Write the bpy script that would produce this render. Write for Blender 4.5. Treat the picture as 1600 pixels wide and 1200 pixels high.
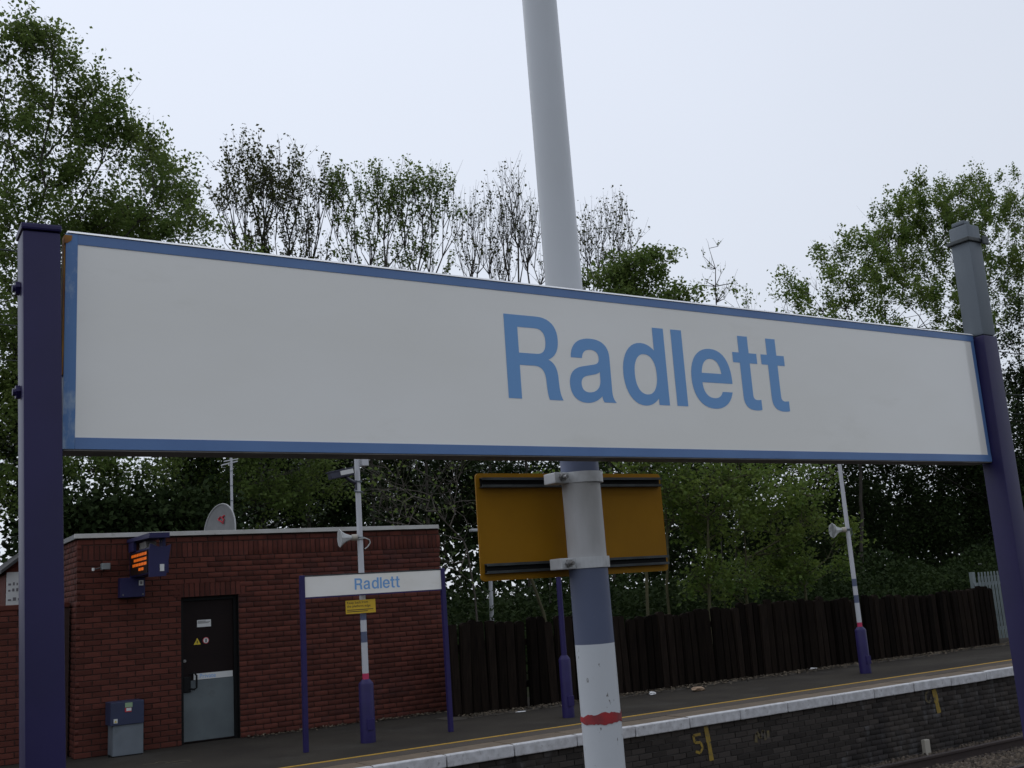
import bpy, bmesh, math, random
import numpy as np
from mathutils import Vector, Matrix

# ------------------------------------------------------------------ camera
sc = bpy.context.scene
for o in list(bpy.data.objects):
    bpy.data.objects.remove(o)
FPX = 1650.0
YAW, PITCH, ROLL = 0.56188817, 0.19544032, -0.06675931
EYE = 1.78                      # camera height above both platforms
_f = np.array([math.sin(YAW) * math.cos(PITCH), math.cos(YAW) * math.cos(PITCH), math.sin(PITCH)])
_r = np.array([math.cos(YAW), -math.sin(YAW), 0.0])
_u = np.cross(_r, _f)
CR = math.cos(ROLL) * _r + math.sin(ROLL) * _u
CU = -math.sin(ROLL) * _r + math.cos(ROLL) * _u
CAM = np.array([CR, -CU, _f])
cd = bpy.data.cameras.new('camera')
cam = bpy.data.objects.new('camera', cd)
sc.collection.objects.link(cam)
cd.sensor_width = 36.0
cd.lens = FPX / 1600 * 36
cd.clip_start = 0.05
cd.clip_end = 2000
cam.matrix_world = Matrix(((CR[0], CU[0], -_f[0], 0), (CR[1], CU[1], -_f[1], 0), (CR[2], CU[2], -_f[2], EYE), (0, 0, 0, 1)))
sc.camera = cam

# ------------------------------------------------------------------ sky, sun, exposure
SUN_EL, SUN_AZ = 62.0, -8.0           # azimuth measured from +Y towards +X
world = bpy.data.worlds.new('World')
sc.world = world
world.use_nodes = True
nt = world.node_tree
nt.nodes.clear()
w_out = nt.nodes.new('ShaderNodeOutputWorld')
w_bg = nt.nodes.new('ShaderNodeBackground')
w_bg.inputs['Strength'].default_value = 0.1
sky = nt.nodes.new('ShaderNodeTexSky')
sky.sky_type = 'NISHITA'
sky.sun_disc = False
sky.sun_elevation = math.radians(SUN_EL)
sky.sun_rotation = math.radians(SUN_AZ)
tc = nt.nodes.new('ShaderNodeTexCoord')
sep = nt.nodes.new('ShaderNodeSeparateXYZ')
ramp = nt.nodes.new('ShaderNodeValToRGB')           # overcast: brighter overhead
ramp.color_ramp.elements[0].position = 0.0
ramp.color_ramp.elements[0].color = (0.70, 0.745, 0.82, 1)
ramp.color_ramp.elements[1].position = 0.5
ramp.color_ramp.elements[1].color = (0.80, 0.855, 0.97, 1)
nz = nt.nodes.new('ShaderNodeTexNoise')
nz.inputs['Scale'].default_value = 1.6
nz.inputs['Detail'].default_value = 3
nz.inputs['Roughness'].default_value = 0.45
mr = nt.nodes.new('ShaderNodeMapRange')
mr.inputs['To Min'].default_value = 9.3
mr.inputs['To Max'].default_value = 10.6
mul = nt.nodes.new('ShaderNodeVectorMath'); mul.operation = 'SCALE'
mix = nt.nodes.new('ShaderNodeMix'); mix.data_type = 'RGBA'
mix.inputs['Factor'].default_value = 0.93
L = nt.links.new
L(tc.outputs['Generated'], sep.inputs[0]); L(sep.outputs['Z'], ramp.inputs[0])
L(tc.outputs['Generated'], nz.inputs['Vector']); L(nz.outputs['Fac'], mr.inputs['Value'])
dotn = nt.nodes.new('ShaderNodeVectorMath'); dotn.operation = 'DOT_PRODUCT'      # cloud is a little brighter towards the veiled sun
dotn.inputs[1].default_value = (math.sin(math.radians(SUN_AZ)), math.cos(math.radians(SUN_AZ)), 0.0)
mr2 = nt.nodes.new('ShaderNodeMapRange')
mr2.inputs['From Min'].default_value = -1.0; mr2.inputs['From Max'].default_value = 1.0
mr2.inputs['To Min'].default_value = 0.78; mr2.inputs['To Max'].default_value = 1.06
mm_ = nt.nodes.new('ShaderNodeMath'); mm_.operation = 'MULTIPLY'
L(tc.outputs['Generated'], dotn.inputs[0]); L(dotn.outputs['Value'], mr2.inputs['Value'])
L(mr.outputs['Result'], mm_.inputs[0]); L(mr2.outputs['Result'], mm_.inputs[1])
L(ramp.outputs['Color'], mul.inputs[0]); L(mm_.outputs[0], mul.inputs['Scale'])
L(sky.outputs['Color'], mix.inputs['A']); L(mul.outputs['Vector'], mix.inputs['B'])
L(mix.outputs['Result'], w_bg.inputs['Color']); L(w_bg.outputs[0], w_out.inputs[0])

sd = bpy.data.lights.new('sun', 'SUN')
sd.energy = 0.5
sd.angle = math.radians(60)
sd.color = (1.0, 0.97, 0.92)
sun = bpy.data.objects.new('sun', sd)
sc.collection.objects.link(sun)
_a, _e = math.radians(SUN_AZ), math.radians(SUN_EL)
sdir = Vector((math.sin(_a) * math.cos(_e), math.cos(_a) * math.cos(_e), math.sin(_e)))
sun.rotation_euler = sdir.to_track_quat('Z', 'Y').to_euler()
sun.location = (0, -5, 20)

sc.view_settings.view_transform = 'Standard'
sc.view_settings.look = 'None'
sc.view_settings.exposure = 0.0
sc.view_settings.gamma = 1.0
sc.view_settings.use_curve_mapping = False

# ------------------------------------------------------------------ helpers
COL = sc.collection
PI = math.pi

def ray(x, y):
    return CAM.T @ np.array([(x - 800) / FPX, (y - 600) / FPX, 1.0])

def wp(x, y, Y):
    """photo pixel (1600x1200) -> world point on the vertical plane at depth Y"""
    d = ray(x, y)
    p = d * (Y / d[1])
    p[2] += EYE
    return p

def gp(x, y, z=0.0):
    """photo pixel -> world point on the horizontal plane at height z"""
    d = ray(x, y)
    p = d * ((z - EYE) / d[2])
    p[2] += EYE
    return p

def to_px(P):
    c = CAM @ (np.asarray(P, float) - np.array([0, 0, EYE]))
    return c[:2] / c[2] * FPX + np.array([800, 600])

def root_of(o):
    while o.parent is not None:
        o = o.parent
    return o

def finish(name, me, mat, parent=None, smooth=False):
    o = bpy.data.objects.new(name, me)
    COL.objects.link(o)
    if mat is not None:
        for m in (mat if isinstance(mat, (list, tuple)) else [mat]):
            me.materials.append(m)
    if parent is not None:
        o.parent = parent
    if smooth:
        me.polygons.foreach_set('use_smooth', [True] * len(me.polygons))
    return o

def tag(o, label=None, cat=None, group=None, kind=None):
    if label: o['label'] = label
    if cat: o['category'] = cat
    if group: o['group'] = group
    if kind: o['kind'] = kind
    return o

def thing(name, loc, label, cat, group=None):
    o = bpy.data.objects.new(name, None)
    o.empty_display_size = 0.2
    o.location = loc
    COL.objects.link(o)
    return tag(o, label, cat, group)

class MB:
    """collects shapes in world coordinates; build() links them as ONE mesh object"""
    def __init__(self):
        self.bm = bmesh.new()

    def box(self, x0, x1, y0, y1, z0, z1, bev=0.0, rot=None, seg=2):
        bm = self.bm
        r = bmesh.ops.create_cube(bm, size=1.0)
        vs = r['verts']
        for v in vs:
            v.co = Vector(((x0 + x1) / 2 + v.co.x * (x1 - x0), (y0 + y1) / 2 + v.co.y * (y1 - y0), (z0 + z1) / 2 + v.co.z * (z1 - z0)))
        if bev > 0:
            es = list({e for v in vs for e in v.link_edges})
            out = bmesh.ops.bevel(bm, geom=es, offset=bev, segments=seg, affect='EDGES', profile=0.6)
            vs = list({v for f in out['faces'] for v in f.verts} | {v for v in vs if v.is_valid})
        if rot is not None:
            bmesh.ops.transform(bm, matrix=rot, verts=vs)
        return self

    def tube(self, pts, rads, n=12, cap=True):
        bm = self.bm
        pts = [Vector(p) for p in pts]
        if not isinstance(rads, (list, tuple)):
            rads = [rads] * len(pts)
        rings = []
        ref = None
        for i, p in enumerate(pts):
            if i == 0: d = pts[1] - pts[0]
            elif i == len(pts) - 1: d = pts[-1] - pts[-2]
            else: d = (pts[i + 1] - pts[i - 1])
            d.normalize()
            if ref is None:
                ref = Vector((1, 0, 0)) if abs(d.x) < 0.8 else Vector((0, 1, 0))
            a = (ref - d * ref.dot(d)).normalized()
            ref = a
            b = d.cross(a)
            rings.append([bm.verts.new(p + (a * math.cos(2 * PI * k / n) + b * math.sin(2 * PI * k / n)) * rads[i]) for k in range(n)])
        for i in range(len(rings) - 1):
            for k in range(n):
                bm.faces.new((rings[i][k], rings[i][(k + 1) % n], rings[i + 1][(k + 1) % n], rings[i + 1][k]))
        if cap:
            bm.faces.new(list(reversed(rings[0])))
            bm.faces.new(rings[-1])
        return self

    def prism(self, poly, axis, a, b):
        """extrude a 2-D polygon; axis 'y': (x,z) poly; 'x': (y,z); 'z': (x,y)"""
        bm = self.bm
        def mk(p, t):
            return {'y': (p[0], t, p[1]), 'x': (t, p[0], p[1]), 'z': (p[0], p[1], t)}[axis]
        A = [bm.verts.new(mk(p, a)) for p in poly]
        B = [bm.verts.new(mk(p, b)) for p in poly]
        n = len(poly)
        bm.faces.new(A); bm.faces.new(list(reversed(B)))
        for i in range(n):
            bm.faces.new((A[i], B[i], B[(i + 1) % n], A[(i + 1) % n]))
        return self

    def quad(self, *pts):
        self.bm.faces.new([self.bm.verts.new(p) for p in pts])
        return self

    def build(self, name, mat, parent=None, smooth=False, lean=None):
        bm = self.bm
        bmesh.ops.recalc_face_normals(bm, faces=bm.faces[:])
        if lean is not None:
            bmesh.ops.transform(bm, matrix=lean, verts=bm.verts[:])
        if parent is not None:
            bmesh.ops.translate(bm, vec=-root_of(parent).location, verts=bm.verts[:])
        me = bpy.data.meshes.new(name)
        bm.to_mesh(me); bm.free()
        o = finish(name, me, mat, parent)
        if smooth:
            for p in me.polygons: p.use_smooth = True
            try:
                me.set_sharp_from_angle(angle=math.radians(35))
            except Exception:
                pass
        return o

def rot_about(p, axis, ang):
    p = Vector(p)
    return Matrix.Translation(p) @ Matrix.Rotation(ang, 4, axis) @ Matrix.Translation(-p)

def mesh_np(name, V, F):
    me = bpy.data.meshes.new(name)
    V = np.ascontiguousarray(V, np.float32); F = np.ascontiguousarray(F, np.int32)
    me.vertices.add(len(V)); me.vertices.foreach_set('co', V.ravel())
    k = F.shape[1]
    me.loops.add(F.size); me.loops.foreach_set('vertex_index', F.ravel())
    me.polygons.add(len(F)); me.polygons.foreach_set('loop_start', np.arange(len(F), dtype=np.int32) * k)
    me.update(calc_edges=True)
    return me

# ------------------------------------------------------------------ materials
def mat(name, col, rough=0.6, col2=None, nscale=4.0, detail=5, contrast=(0.35, 0.65), bump=0.0, bscale=40.0,
        metallic=0.0, spec=0.5, coat=0.0, island=0.0, emit=0.0, stain=None, sscale=3.0, scut=(0.55, 0.7), stretch=None, coords='Object'):
    m = bpy.data.materials.new(name)
    m.use_nodes = True
    t = m.node_tree
    b = t.nodes['Principled BSDF']
    N = t.nodes.new; K = t.links.new
    b.inputs['Roughness'].default_value = rough
    b.inputs['Metallic'].default_value = metallic
    b.inputs['Specular IOR Level'].default_value = spec
    b.inputs['Coat Weight'].default_value = coat
    b.inputs['Coat Roughness'].default_value = 0.12
    co = N('ShaderNodeTexCoord')
    src = co.outputs[coords]
    if stretch:
        mp = N('ShaderNodeMapping'); mp.inputs['Scale'].default_value = stretch
        K(src, mp.inputs['Vector']); src = mp.outputs['Vector']
    col = tuple(col) + (1,)
    last = None
    if col2 is not None:
        n = N('ShaderNodeTexNoise'); n.inputs['Scale'].default_value = nscale; n.inputs['Detail'].default_value = detail
        K(src, n.inputs['Vector'])
        r = N('ShaderNodeMapRange'); r.inputs['From Min'].default_value = contrast[0]; r.inputs['From Max'].default_value = contrast[1]
        K(n.outputs['Fac'], r.inputs['Value'])
        x = N('ShaderNodeMix'); x.data_type = 'RGBA'
        x.inputs['A'].default_value = col; x.inputs['B'].default_value = tuple(col2) + (1,)
        K(r.outputs['Result'], x.inputs['Factor'])
        last = x.outputs['Result']
    if stain is not None:
        n = N('ShaderNodeTexNoise'); n.inputs['Scale'].default_value = sscale; n.inputs['Detail'].default_value = 7
        n.inputs['Roughness'].default_value = 0.65
        K(src, n.inputs['Vector'])
        r = N('ShaderNodeMapRange'); r.inputs['From Min'].default_value = scut[0]; r.inputs['From Max'].default_value = scut[1]
        K(n.outputs['Fac'], r.inputs['Value'])
        x = N('ShaderNodeMix'); x.data_type = 'RGBA'
        if last is None: x.inputs['A'].default_value = col
        else: K(last, x.inputs['A'])
        x.inputs['B'].default_value = tuple(stain) + (1,)
        K(r.outputs['Result'], x.inputs['Factor'])
        last = x.outputs['Result']
    if island > 0:
        g = N('ShaderNodeNewGeometry'); oi = N('ShaderNodeObjectInfo')
        a = N('ShaderNodeMath'); a.operation = 'ADD'; K(g.outputs['Random Per Island'], a.inputs[0]); K(oi.outputs['Random'], a.inputs[1])
        fr = N('ShaderNodeMath'); fr.operation = 'FRACT'; K(a.outputs[0], fr.inputs[0])
        r = N('ShaderNodeMapRange'); r.inputs['To Min'].default_value = 1 - island; r.inputs['To Max'].default_value = 1 + island
        K(fr.outputs[0], r.inputs['Value'])
        s = N('ShaderNodeVectorMath'); s.operation = 'SCALE'
        if last is None: s.inputs[0].default_value = col[:3]
        else: K(last, s.inputs[0])
        K(r.outputs['Result'], s.inputs['Scale'])
        last = s.outputs['Vector']
    if last is None: b.inputs['Base Color'].default_value = col
    else: K(last, b.inputs['Base Color'])
    if emit > 0:
        b.inputs['Emission Color'].default_value = col
        b.inputs['Emission Strength'].default_value = emit
    if bump > 0:
        n = N('ShaderNodeTexNoise'); n.inputs['Scale'].default_value = bscale; n.inputs['Detail'].default_value = 6
        K(src, n.inputs['Vector'])
        bp = N('ShaderNodeBump'); bp.inputs['Strength'].default_value = bump; bp.inputs['Distance'].default_value = 0.01
        K(n.outputs['Fac'], bp.inputs['Height']); K(bp.outputs['Normal'], b.inputs['Normal'])
    return m

def leaf_mat(name, c1, c2, trans=0.35, rough=0.5):
    m = bpy.data.materials.new(name); m.use_nodes = True
    t = m.node_tree; N = t.nodes.new; K = t.links.new
    b = t.nodes['Principled BSDF']; out = t.nodes['Material Output']
    g = N('ShaderNodeNewGeometry')
    x = N('ShaderNodeMix'); x.data_type = 'RGBA'
    x.inputs['A'].default_value = tuple(c1) + (1,); x.inputs['B'].default_value = tuple(c2) + (1,)
    co = N('ShaderNodeTexCoord'); n = N('ShaderNodeTexNoise'); n.inputs['Scale'].default_value = 0.9; n.inputs['Detail'].default_value = 2
    K(co.outputs['Object'], n.inputs['Vector'])
    a = N('ShaderNodeMath'); a.operation = 'MULTIPLY_ADD'; a.inputs[1].default_value = 0.55
    K(g.outputs['Random Per Island'], a.inputs[0])
    r = N('ShaderNodeMapRange'); r.inputs['From Min'].default_value = 0.35; r.inputs['From Max'].default_value = 0.65; r.inputs['To Max'].default_value = 0.5
    K(n.outputs['Fac'], r.inputs['Value']); K(r.outputs['Result'], a.inputs[2])
    K(a.outputs[0], x.inputs['Factor'])
    K(x.outputs['Result'], b.inputs['Base Color'])
    b.inputs['Roughness'].default_value = rough
    b.inputs['Specular IOR Level'].default_value = 0.12
    tr = N('ShaderNodeBsdfTranslucent'); K(x.outputs['Result'], tr.inputs['Color'])
    ms = N('ShaderNodeMixShader'); ms.inputs[0].default_value = trans
    K(b.outputs[0], ms.inputs[1]); K(tr.outputs[0], ms.inputs[2]); K(ms.outputs[0], out.inputs['Surface'])
    return m

M = {}
M['sign_white'] = mat('sign_white', (0.90, 0.89, 0.85), 0.10, (0.85, 0.835, 0.78), 1.4, contrast=(0.38, 0.62), stain=(0.77, 0.755, 0.69), sscale=2.6, scut=(0.56, 0.8), spec=0.6, coat=0.5, stretch=(1.2, 1, 3))
M['sign_border'] = mat('sign_border', (0.115, 0.225, 0.46), 0.35, (0.095, 0.19, 0.41), 9)
M['border_worn'] = mat('border_worn', (0.105, 0.24, 0.50), 0.45, (0.09, 0.2, 0.44), 12, stain=(0.34, 0.44, 0.56), sscale=17, scut=(0.52, 0.62), stretch=(1, 1, 0.45))
M['sign_blue'] = mat('sign_blue', (0.165, 0.37, 0.70), 0.4)
M['rust'] = mat('rust_paint', (0.42, 0.21, 0.03), 0.8, (0.22, 0.09, 0.03), 30)
M['alu_edge'] = mat('alu_edge', (0.86, 0.87, 0.88), 0.3, (0.78, 0.78, 0.78), 30)
M['alu_dark'] = mat('alu_dark', (0.20, 0.19, 0.18), 0.6, (0.12, 0.11, 0.10), 15, bump=0.2)
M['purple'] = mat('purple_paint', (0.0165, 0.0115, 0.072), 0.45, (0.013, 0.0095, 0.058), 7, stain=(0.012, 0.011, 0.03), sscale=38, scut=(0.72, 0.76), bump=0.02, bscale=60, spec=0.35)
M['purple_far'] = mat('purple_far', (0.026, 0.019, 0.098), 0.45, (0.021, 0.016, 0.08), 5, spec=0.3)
M['galv'] = mat('galvanised', (0.15, 0.175, 0.20), 0.55, (0.115, 0.135, 0.155), 9, metallic=0.2, bump=0.1, stretch=(1, 1, 0.3))
M['galv_light'] = mat('galvanised_light', (0.23, 0.27, 0.275), 0.55, (0.18, 0.21, 0.215), 6, metallic=0.2)
M['mast_white'] = mat('mast_white', (0.63, 0.66, 0.70), 0.35, (0.56, 0.58, 0.60), 3, stain=(0.20, 0.19, 0.17), sscale=28, scut=(0.72, 0.76), bump=0.05, stretch=(1, 1, 0.5))
M['mast_chip'] = mat('mast_chipped', (0.63, 0.66, 0.70), 0.4, (0.57, 0.59, 0.61), 3, stain=(0.17, 0.16, 0.15), sscale=95, scut=(0.635, 0.66), bump=0.05, stretch=(1, 1, 0.5))
M['mast_grime'] = mat('mast_grime', (0.56, 0.56, 0.57), 0.5, (0.27, 0.26, 0.245), 7, contrast=(0.45, 0.72), stain=(0.2, 0.19, 0.18), sscale=11, scut=(0.6, 0.8), stretch=(1, 1, 0.35))
M['band_blue'] = mat('band_blue', (0.098, 0.118, 0.195), 0.5, (0.085, 0.104, 0.175), 6, stain=(0.18, 0.20, 0.28), sscale=25, scut=(0.66, 0.75))
M['red_tape'] = mat('red_tape', (0.42, 0.025, 0.03), 0.5, (0.20, 0.03, 0.035), 26, contrast=(0.4, 0.62), stain=(0.12, 0.10, 0.11), sscale=22, scut=(0.60, 0.68))
M['red_band'] = mat('red_band', (0.48, 0.03, 0.10), 0.5)
M['yellow_back'] = mat('yellow_back', (0.35, 0.165, 0.004), 0.55, (0.29, 0.137, 0.004), 6, spec=0.2, bump=0.05)
M['notice_yellow'] = mat('notice_yellow', (0.62, 0.40, 0.02), 0.45)
M['ink'] = mat('ink_black', (0.025, 0.022, 0.02), 0.6)
M['ink_grey'] = mat('ink_grey', (0.16, 0.15, 0.16), 0.6)
M['steel_dark'] = mat('steel_dark', (0.075, 0.085, 0.09), 0.45, (0.04, 0.045, 0.045), 20, metallic=0.4)
M['clamp'] = mat('clamp_white', (0.56, 0.57, 0.58), 0.45, (0.40, 0.40, 0.40), 30, contrast=(0.45, 0.75))
M['bolt'] = mat('bolt_steel', (0.33, 0.33, 0.33), 0.4, (0.15, 0.14, 0.13), 60, metallic=0.6)
M['brick'] = mat('brick_red', (0.104, 0.031, 0.021), 0.9, (0.080, 0.024, 0.018), 9, island=0.28, spec=0.25, bump=0.35, bscale=90, stain=(0.058, 0.030, 0.032), sscale=1.1, scut=(0.55, 0.8))
M['mortar'] = mat('mortar_dark', (0.042, 0.022, 0.017), 0.95, (0.054, 0.03, 0.024), 12)
M['grime_brick'] = mat('platform_brick', (0.054, 0.045, 0.038), 0.85, (0.028, 0.024, 0.023), 1.3, island=0.38, spec=0.25, bump=0.4, bscale=60, stain=(0.125, 0.125, 0.128), sscale=2.3, scut=(0.53, 0.78), stretch=(1.6, 1, 0.5))
M['grime_mortar'] = mat('platform_mortar', (0.075, 0.07, 0.062), 0.95, (0.032, 0.03, 0.028), 2.2)
M['asphalt'] = mat('asphalt', (0.044, 0.039, 0.032), 0.95, (0.033, 0.029, 0.025), 1.2, spec=0.1, bump=0.5, bscale=140, stain=(0.056, 0.052, 0.045), sscale=0.9, scut=(0.52, 0.75))
M['asphalt_brown'] = mat('asphalt_brown', (0.062, 0.047, 0.034), 0.9, (0.05, 0.038, 0.028), 3, bump=0.4, bscale=150)
M['coping'] = mat('coping_concrete', (0.145, 0.108, 0.072), 0.9, (0.11, 0.083, 0.056), 5, bump=0.4, bscale=120, island=0.1)
M['white_edge'] = mat('white_edge_paint', (0.58, 0.585, 0.60), 0.7, (0.42, 0.42, 0.43), 9, stain=(0.16, 0.15, 0.145), sscale=20, scut=(0.57, 0.74), bump=0.25, bscale=90)
M['yellow_line'] = mat('yellow_line', (0.46, 0.27, 0.022), 0.8, (0.36, 0.21, 0.02), 16, stain=(0.12, 0.09, 0.05), sscale=30, scut=(0.60, 0.70))
M['yellow_mark'] = mat('yellow_mark', (0.30, 0.205, 0.028), 0.85, (0.22, 0.15, 0.03), 12, stain=(0.085, 0.075, 0.06), sscale=16, scut=(0.50, 0.66))
M['mark_faint'] = mat('yellow_mark_faint', (0.13, 0.10, 0.035), 0.85, (0.08, 0.07, 0.05), 10, stain=(0.07, 0.06, 0.055), sscale=14, scut=(0.45, 0.6))
M['ballast'] = mat('ballast', (0.11, 0.085, 0.06), 0.95, (0.065, 0.05, 0.038), 25, bump=0.8, bscale=30)
M['stone'] = mat('ballast_stone', (0.11, 0.085, 0.062), 0.95, (0.06, 0.047, 0.037), 12, island=0.5)
M['sleeper'] = mat('sleeper', (0.115, 0.095, 0.065), 0.9, (0.075, 0.06, 0.045), 8, bump=0.3, stretch=(4, 0.6, 1))
M['rail'] = mat('rail_rust', (0.040, 0.026, 0.022), 0.8, (0.03, 0.02, 0.018), 20)
M['rail_top'] = mat('rail_top', (0.10, 0.085, 0.085), 0.35, metallic=0.6)
M['fence_wood'] = mat('fence_wood', (0.0155, 0.0112, 0.0085), 0.95, (0.0085, 0.0064, 0.0054), 5, island=0.55, spec=0.05, bump=0.5, bscale=30, stretch=(6, 6, 0.7), stain=(0.022, 0.024, 0.011), sscale=1.1, scut=(0.60, 0.72))
M['trim_white'] = mat('trim_white', (0.50, 0.50, 0.48), 0.5, (0.42, 0.41, 0.38), 4, stain=(0.2, 0.19, 0.15), sscale=9, scut=(0.62, 0.75))
M['roof_felt'] = mat('roof_felt', (0.05, 0.05, 0.05), 0.9, (0.035, 0.035, 0.035), 5)
M['lead'] = mat('trim_grey', (0.16, 0.165, 0.17), 0.6, (0.12, 0.12, 0.12), 5)
M['door_dark'] = mat('door_dark', (0.012, 0.007, 0.0068), 0.6, (0.010, 0.006, 0.006), 4, spec=0.15)
M['frame_black'] = mat('frame_black', (0.007, 0.0075, 0.008), 0.6, spec=0.2)
M['kick_steel'] = mat('kick_plate', (0.125, 0.15, 0.158), 0.5, (0.10, 0.12, 0.128), 3, metallic=0.15, stain=(0.08, 0.085, 0.08), sscale=4, scut=(0.60, 0.85))
M['cab_blue'] = mat('cabinet_blue', (0.027, 0.037, 0.085), 0.5, (0.022, 0.03, 0.07), 5)
M['cab_grey'] = mat('cabinet_grey', (0.15, 0.175, 0.20), 0.55, (0.12, 0.14, 0.16), 4, stain=(0.07, 0.08, 0.07), sscale=5, scut=(0.58, 0.8))
M['sticker'] = mat('sticker_white', (0.62, 0.63, 0.62), 0.5)
M['sticker_green'] = mat('sticker_green', (0.25, 0.36, 0.22), 0.5)
M['sticker_red'] = mat('sticker_red', (0.5, 0.03, 0.05), 0.5)
M['sticker_yellow'] = mat('sticker_yellow', (0.62, 0.46, 0.03), 0.5)
M['display_blue'] = mat('display_blue', (0.021, 0.02, 0.08), 0.5, (0.017, 0.017, 0.068), 4, spec=0.3)
M['screen'] = mat('screen_black', (0.012, 0.008, 0.006), 0.3)
M['amber'] = mat('amber_led', (1.0, 0.18, 0.008), 0.5, emit=0.2)
M['horn'] = mat('horn_white', (0.50, 0.52, 0.52), 0.5, (0.42, 0.43, 0.42), 8)
M['horn_beige'] = mat('horn_beige', (0.40, 0.37, 0.31), 0.6)
M['horn_inside'] = mat('horn_inside', (0.26, 0.27, 0.26), 0.7)
M['camera_blue'] = mat('camera_blue', (0.028, 0.03, 0.055), 0.4)
M['dish'] = mat('dish_grey', (0.235, 0.235, 0.235), 0.6, (0.2, 0.2, 0.2), 6)
M['dish_rim'] = mat('dish_rim', (0.40, 0.40, 0.40), 0.5)
M['pole_white'] = mat('pole_white', (0.52, 0.53, 0.56), 0.5)
M['litter_white'] = mat('litter_white', (0.62, 0.62, 0.62), 0.7)
M['litter_tan'] = mat('litter_tan', (0.36, 0.25, 0.17), 0.8, (0.28, 0.19, 0.12), 20)
M['litter'] = mat('leaf_litter', (0.105, 0.082, 0.055), 0.9, island=0.7)
M['dirt'] = mat('dirt', (0.058, 0.048, 0.036), 0.95, (0.04, 0.034, 0.026), 3, bump=0.6, bscale=40)
M['soil'] = mat('soil_ground', (0.034, 0.034, 0.021), 0.95, (0.024, 0.032, 0.014), 0.7, spec=0.05, bump=0.4, bscale=10)
M['bark'] = mat('bark', (0.055, 0.047, 0.037), 0.9, (0.035, 0.031, 0.025), 5, bump=0.4, bscale=30)
M['bark_green'] = mat('bark_green', (0.085, 0.078, 0.035), 0.9, (0.06, 0.056, 0.028), 4, bump=0.3, bscale=30)
M['twig'] = mat('twig_grey', (0.115, 0.098, 0.082), 0.9, (0.085, 0.072, 0.06), 5)
M['leaf_mid'] = leaf_mat('leaf_mid', (0.085, 0.145, 0.035), (0.175, 0.225, 0.06), 0.52)
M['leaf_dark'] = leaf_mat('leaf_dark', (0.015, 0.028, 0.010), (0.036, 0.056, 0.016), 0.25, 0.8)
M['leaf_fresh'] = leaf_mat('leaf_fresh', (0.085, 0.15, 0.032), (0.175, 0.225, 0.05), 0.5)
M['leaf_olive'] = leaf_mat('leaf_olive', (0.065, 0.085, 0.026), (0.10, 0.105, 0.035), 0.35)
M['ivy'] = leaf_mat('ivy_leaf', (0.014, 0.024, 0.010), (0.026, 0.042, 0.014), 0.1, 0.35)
M['tile'] = mat('roof_tile', (0.05, 0.05, 0.052), 0.85, (0.035, 0.034, 0.034), 6)

# ------------------------------------------------------------------ lettering
def bez(path, n=10):
    """path: list of points and ('C', c1, c2, p) items -> polyline"""
    out = []
    for it in path:
        if it[0] == 'C':
            p0 = out[-1]; c1, c2, p1 = it[1:]
            for k in range(1, n + 1):
                t = k / n
                out.append(tuple((1 - t) ** 3 * p0[i] + 3 * (1 - t) ** 2 * t * c1[i] + 3 * (1 - t) * t * t * c2[i] + t ** 3 * p1[i] for i in (0, 1)))
        else:
            out.append(it)
    if abs(out[0][0] - out[-1][0]) + abs(out[0][1] - out[-1][1]) < 1e-6:
        out.pop()
    return out

def ell(cx, cy, rx, ry, n=36, p=2.25):
    r = []
    for k in range(n):
        c, s = math.cos(2 * PI * k / n), math.sin(2 * PI * k / n)
        r.append((cx + rx * math.copysign(abs(c) ** (2 / p), c), cy + ry * math.copysign(abs(s) ** (2 / p), s)))
    return r

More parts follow.
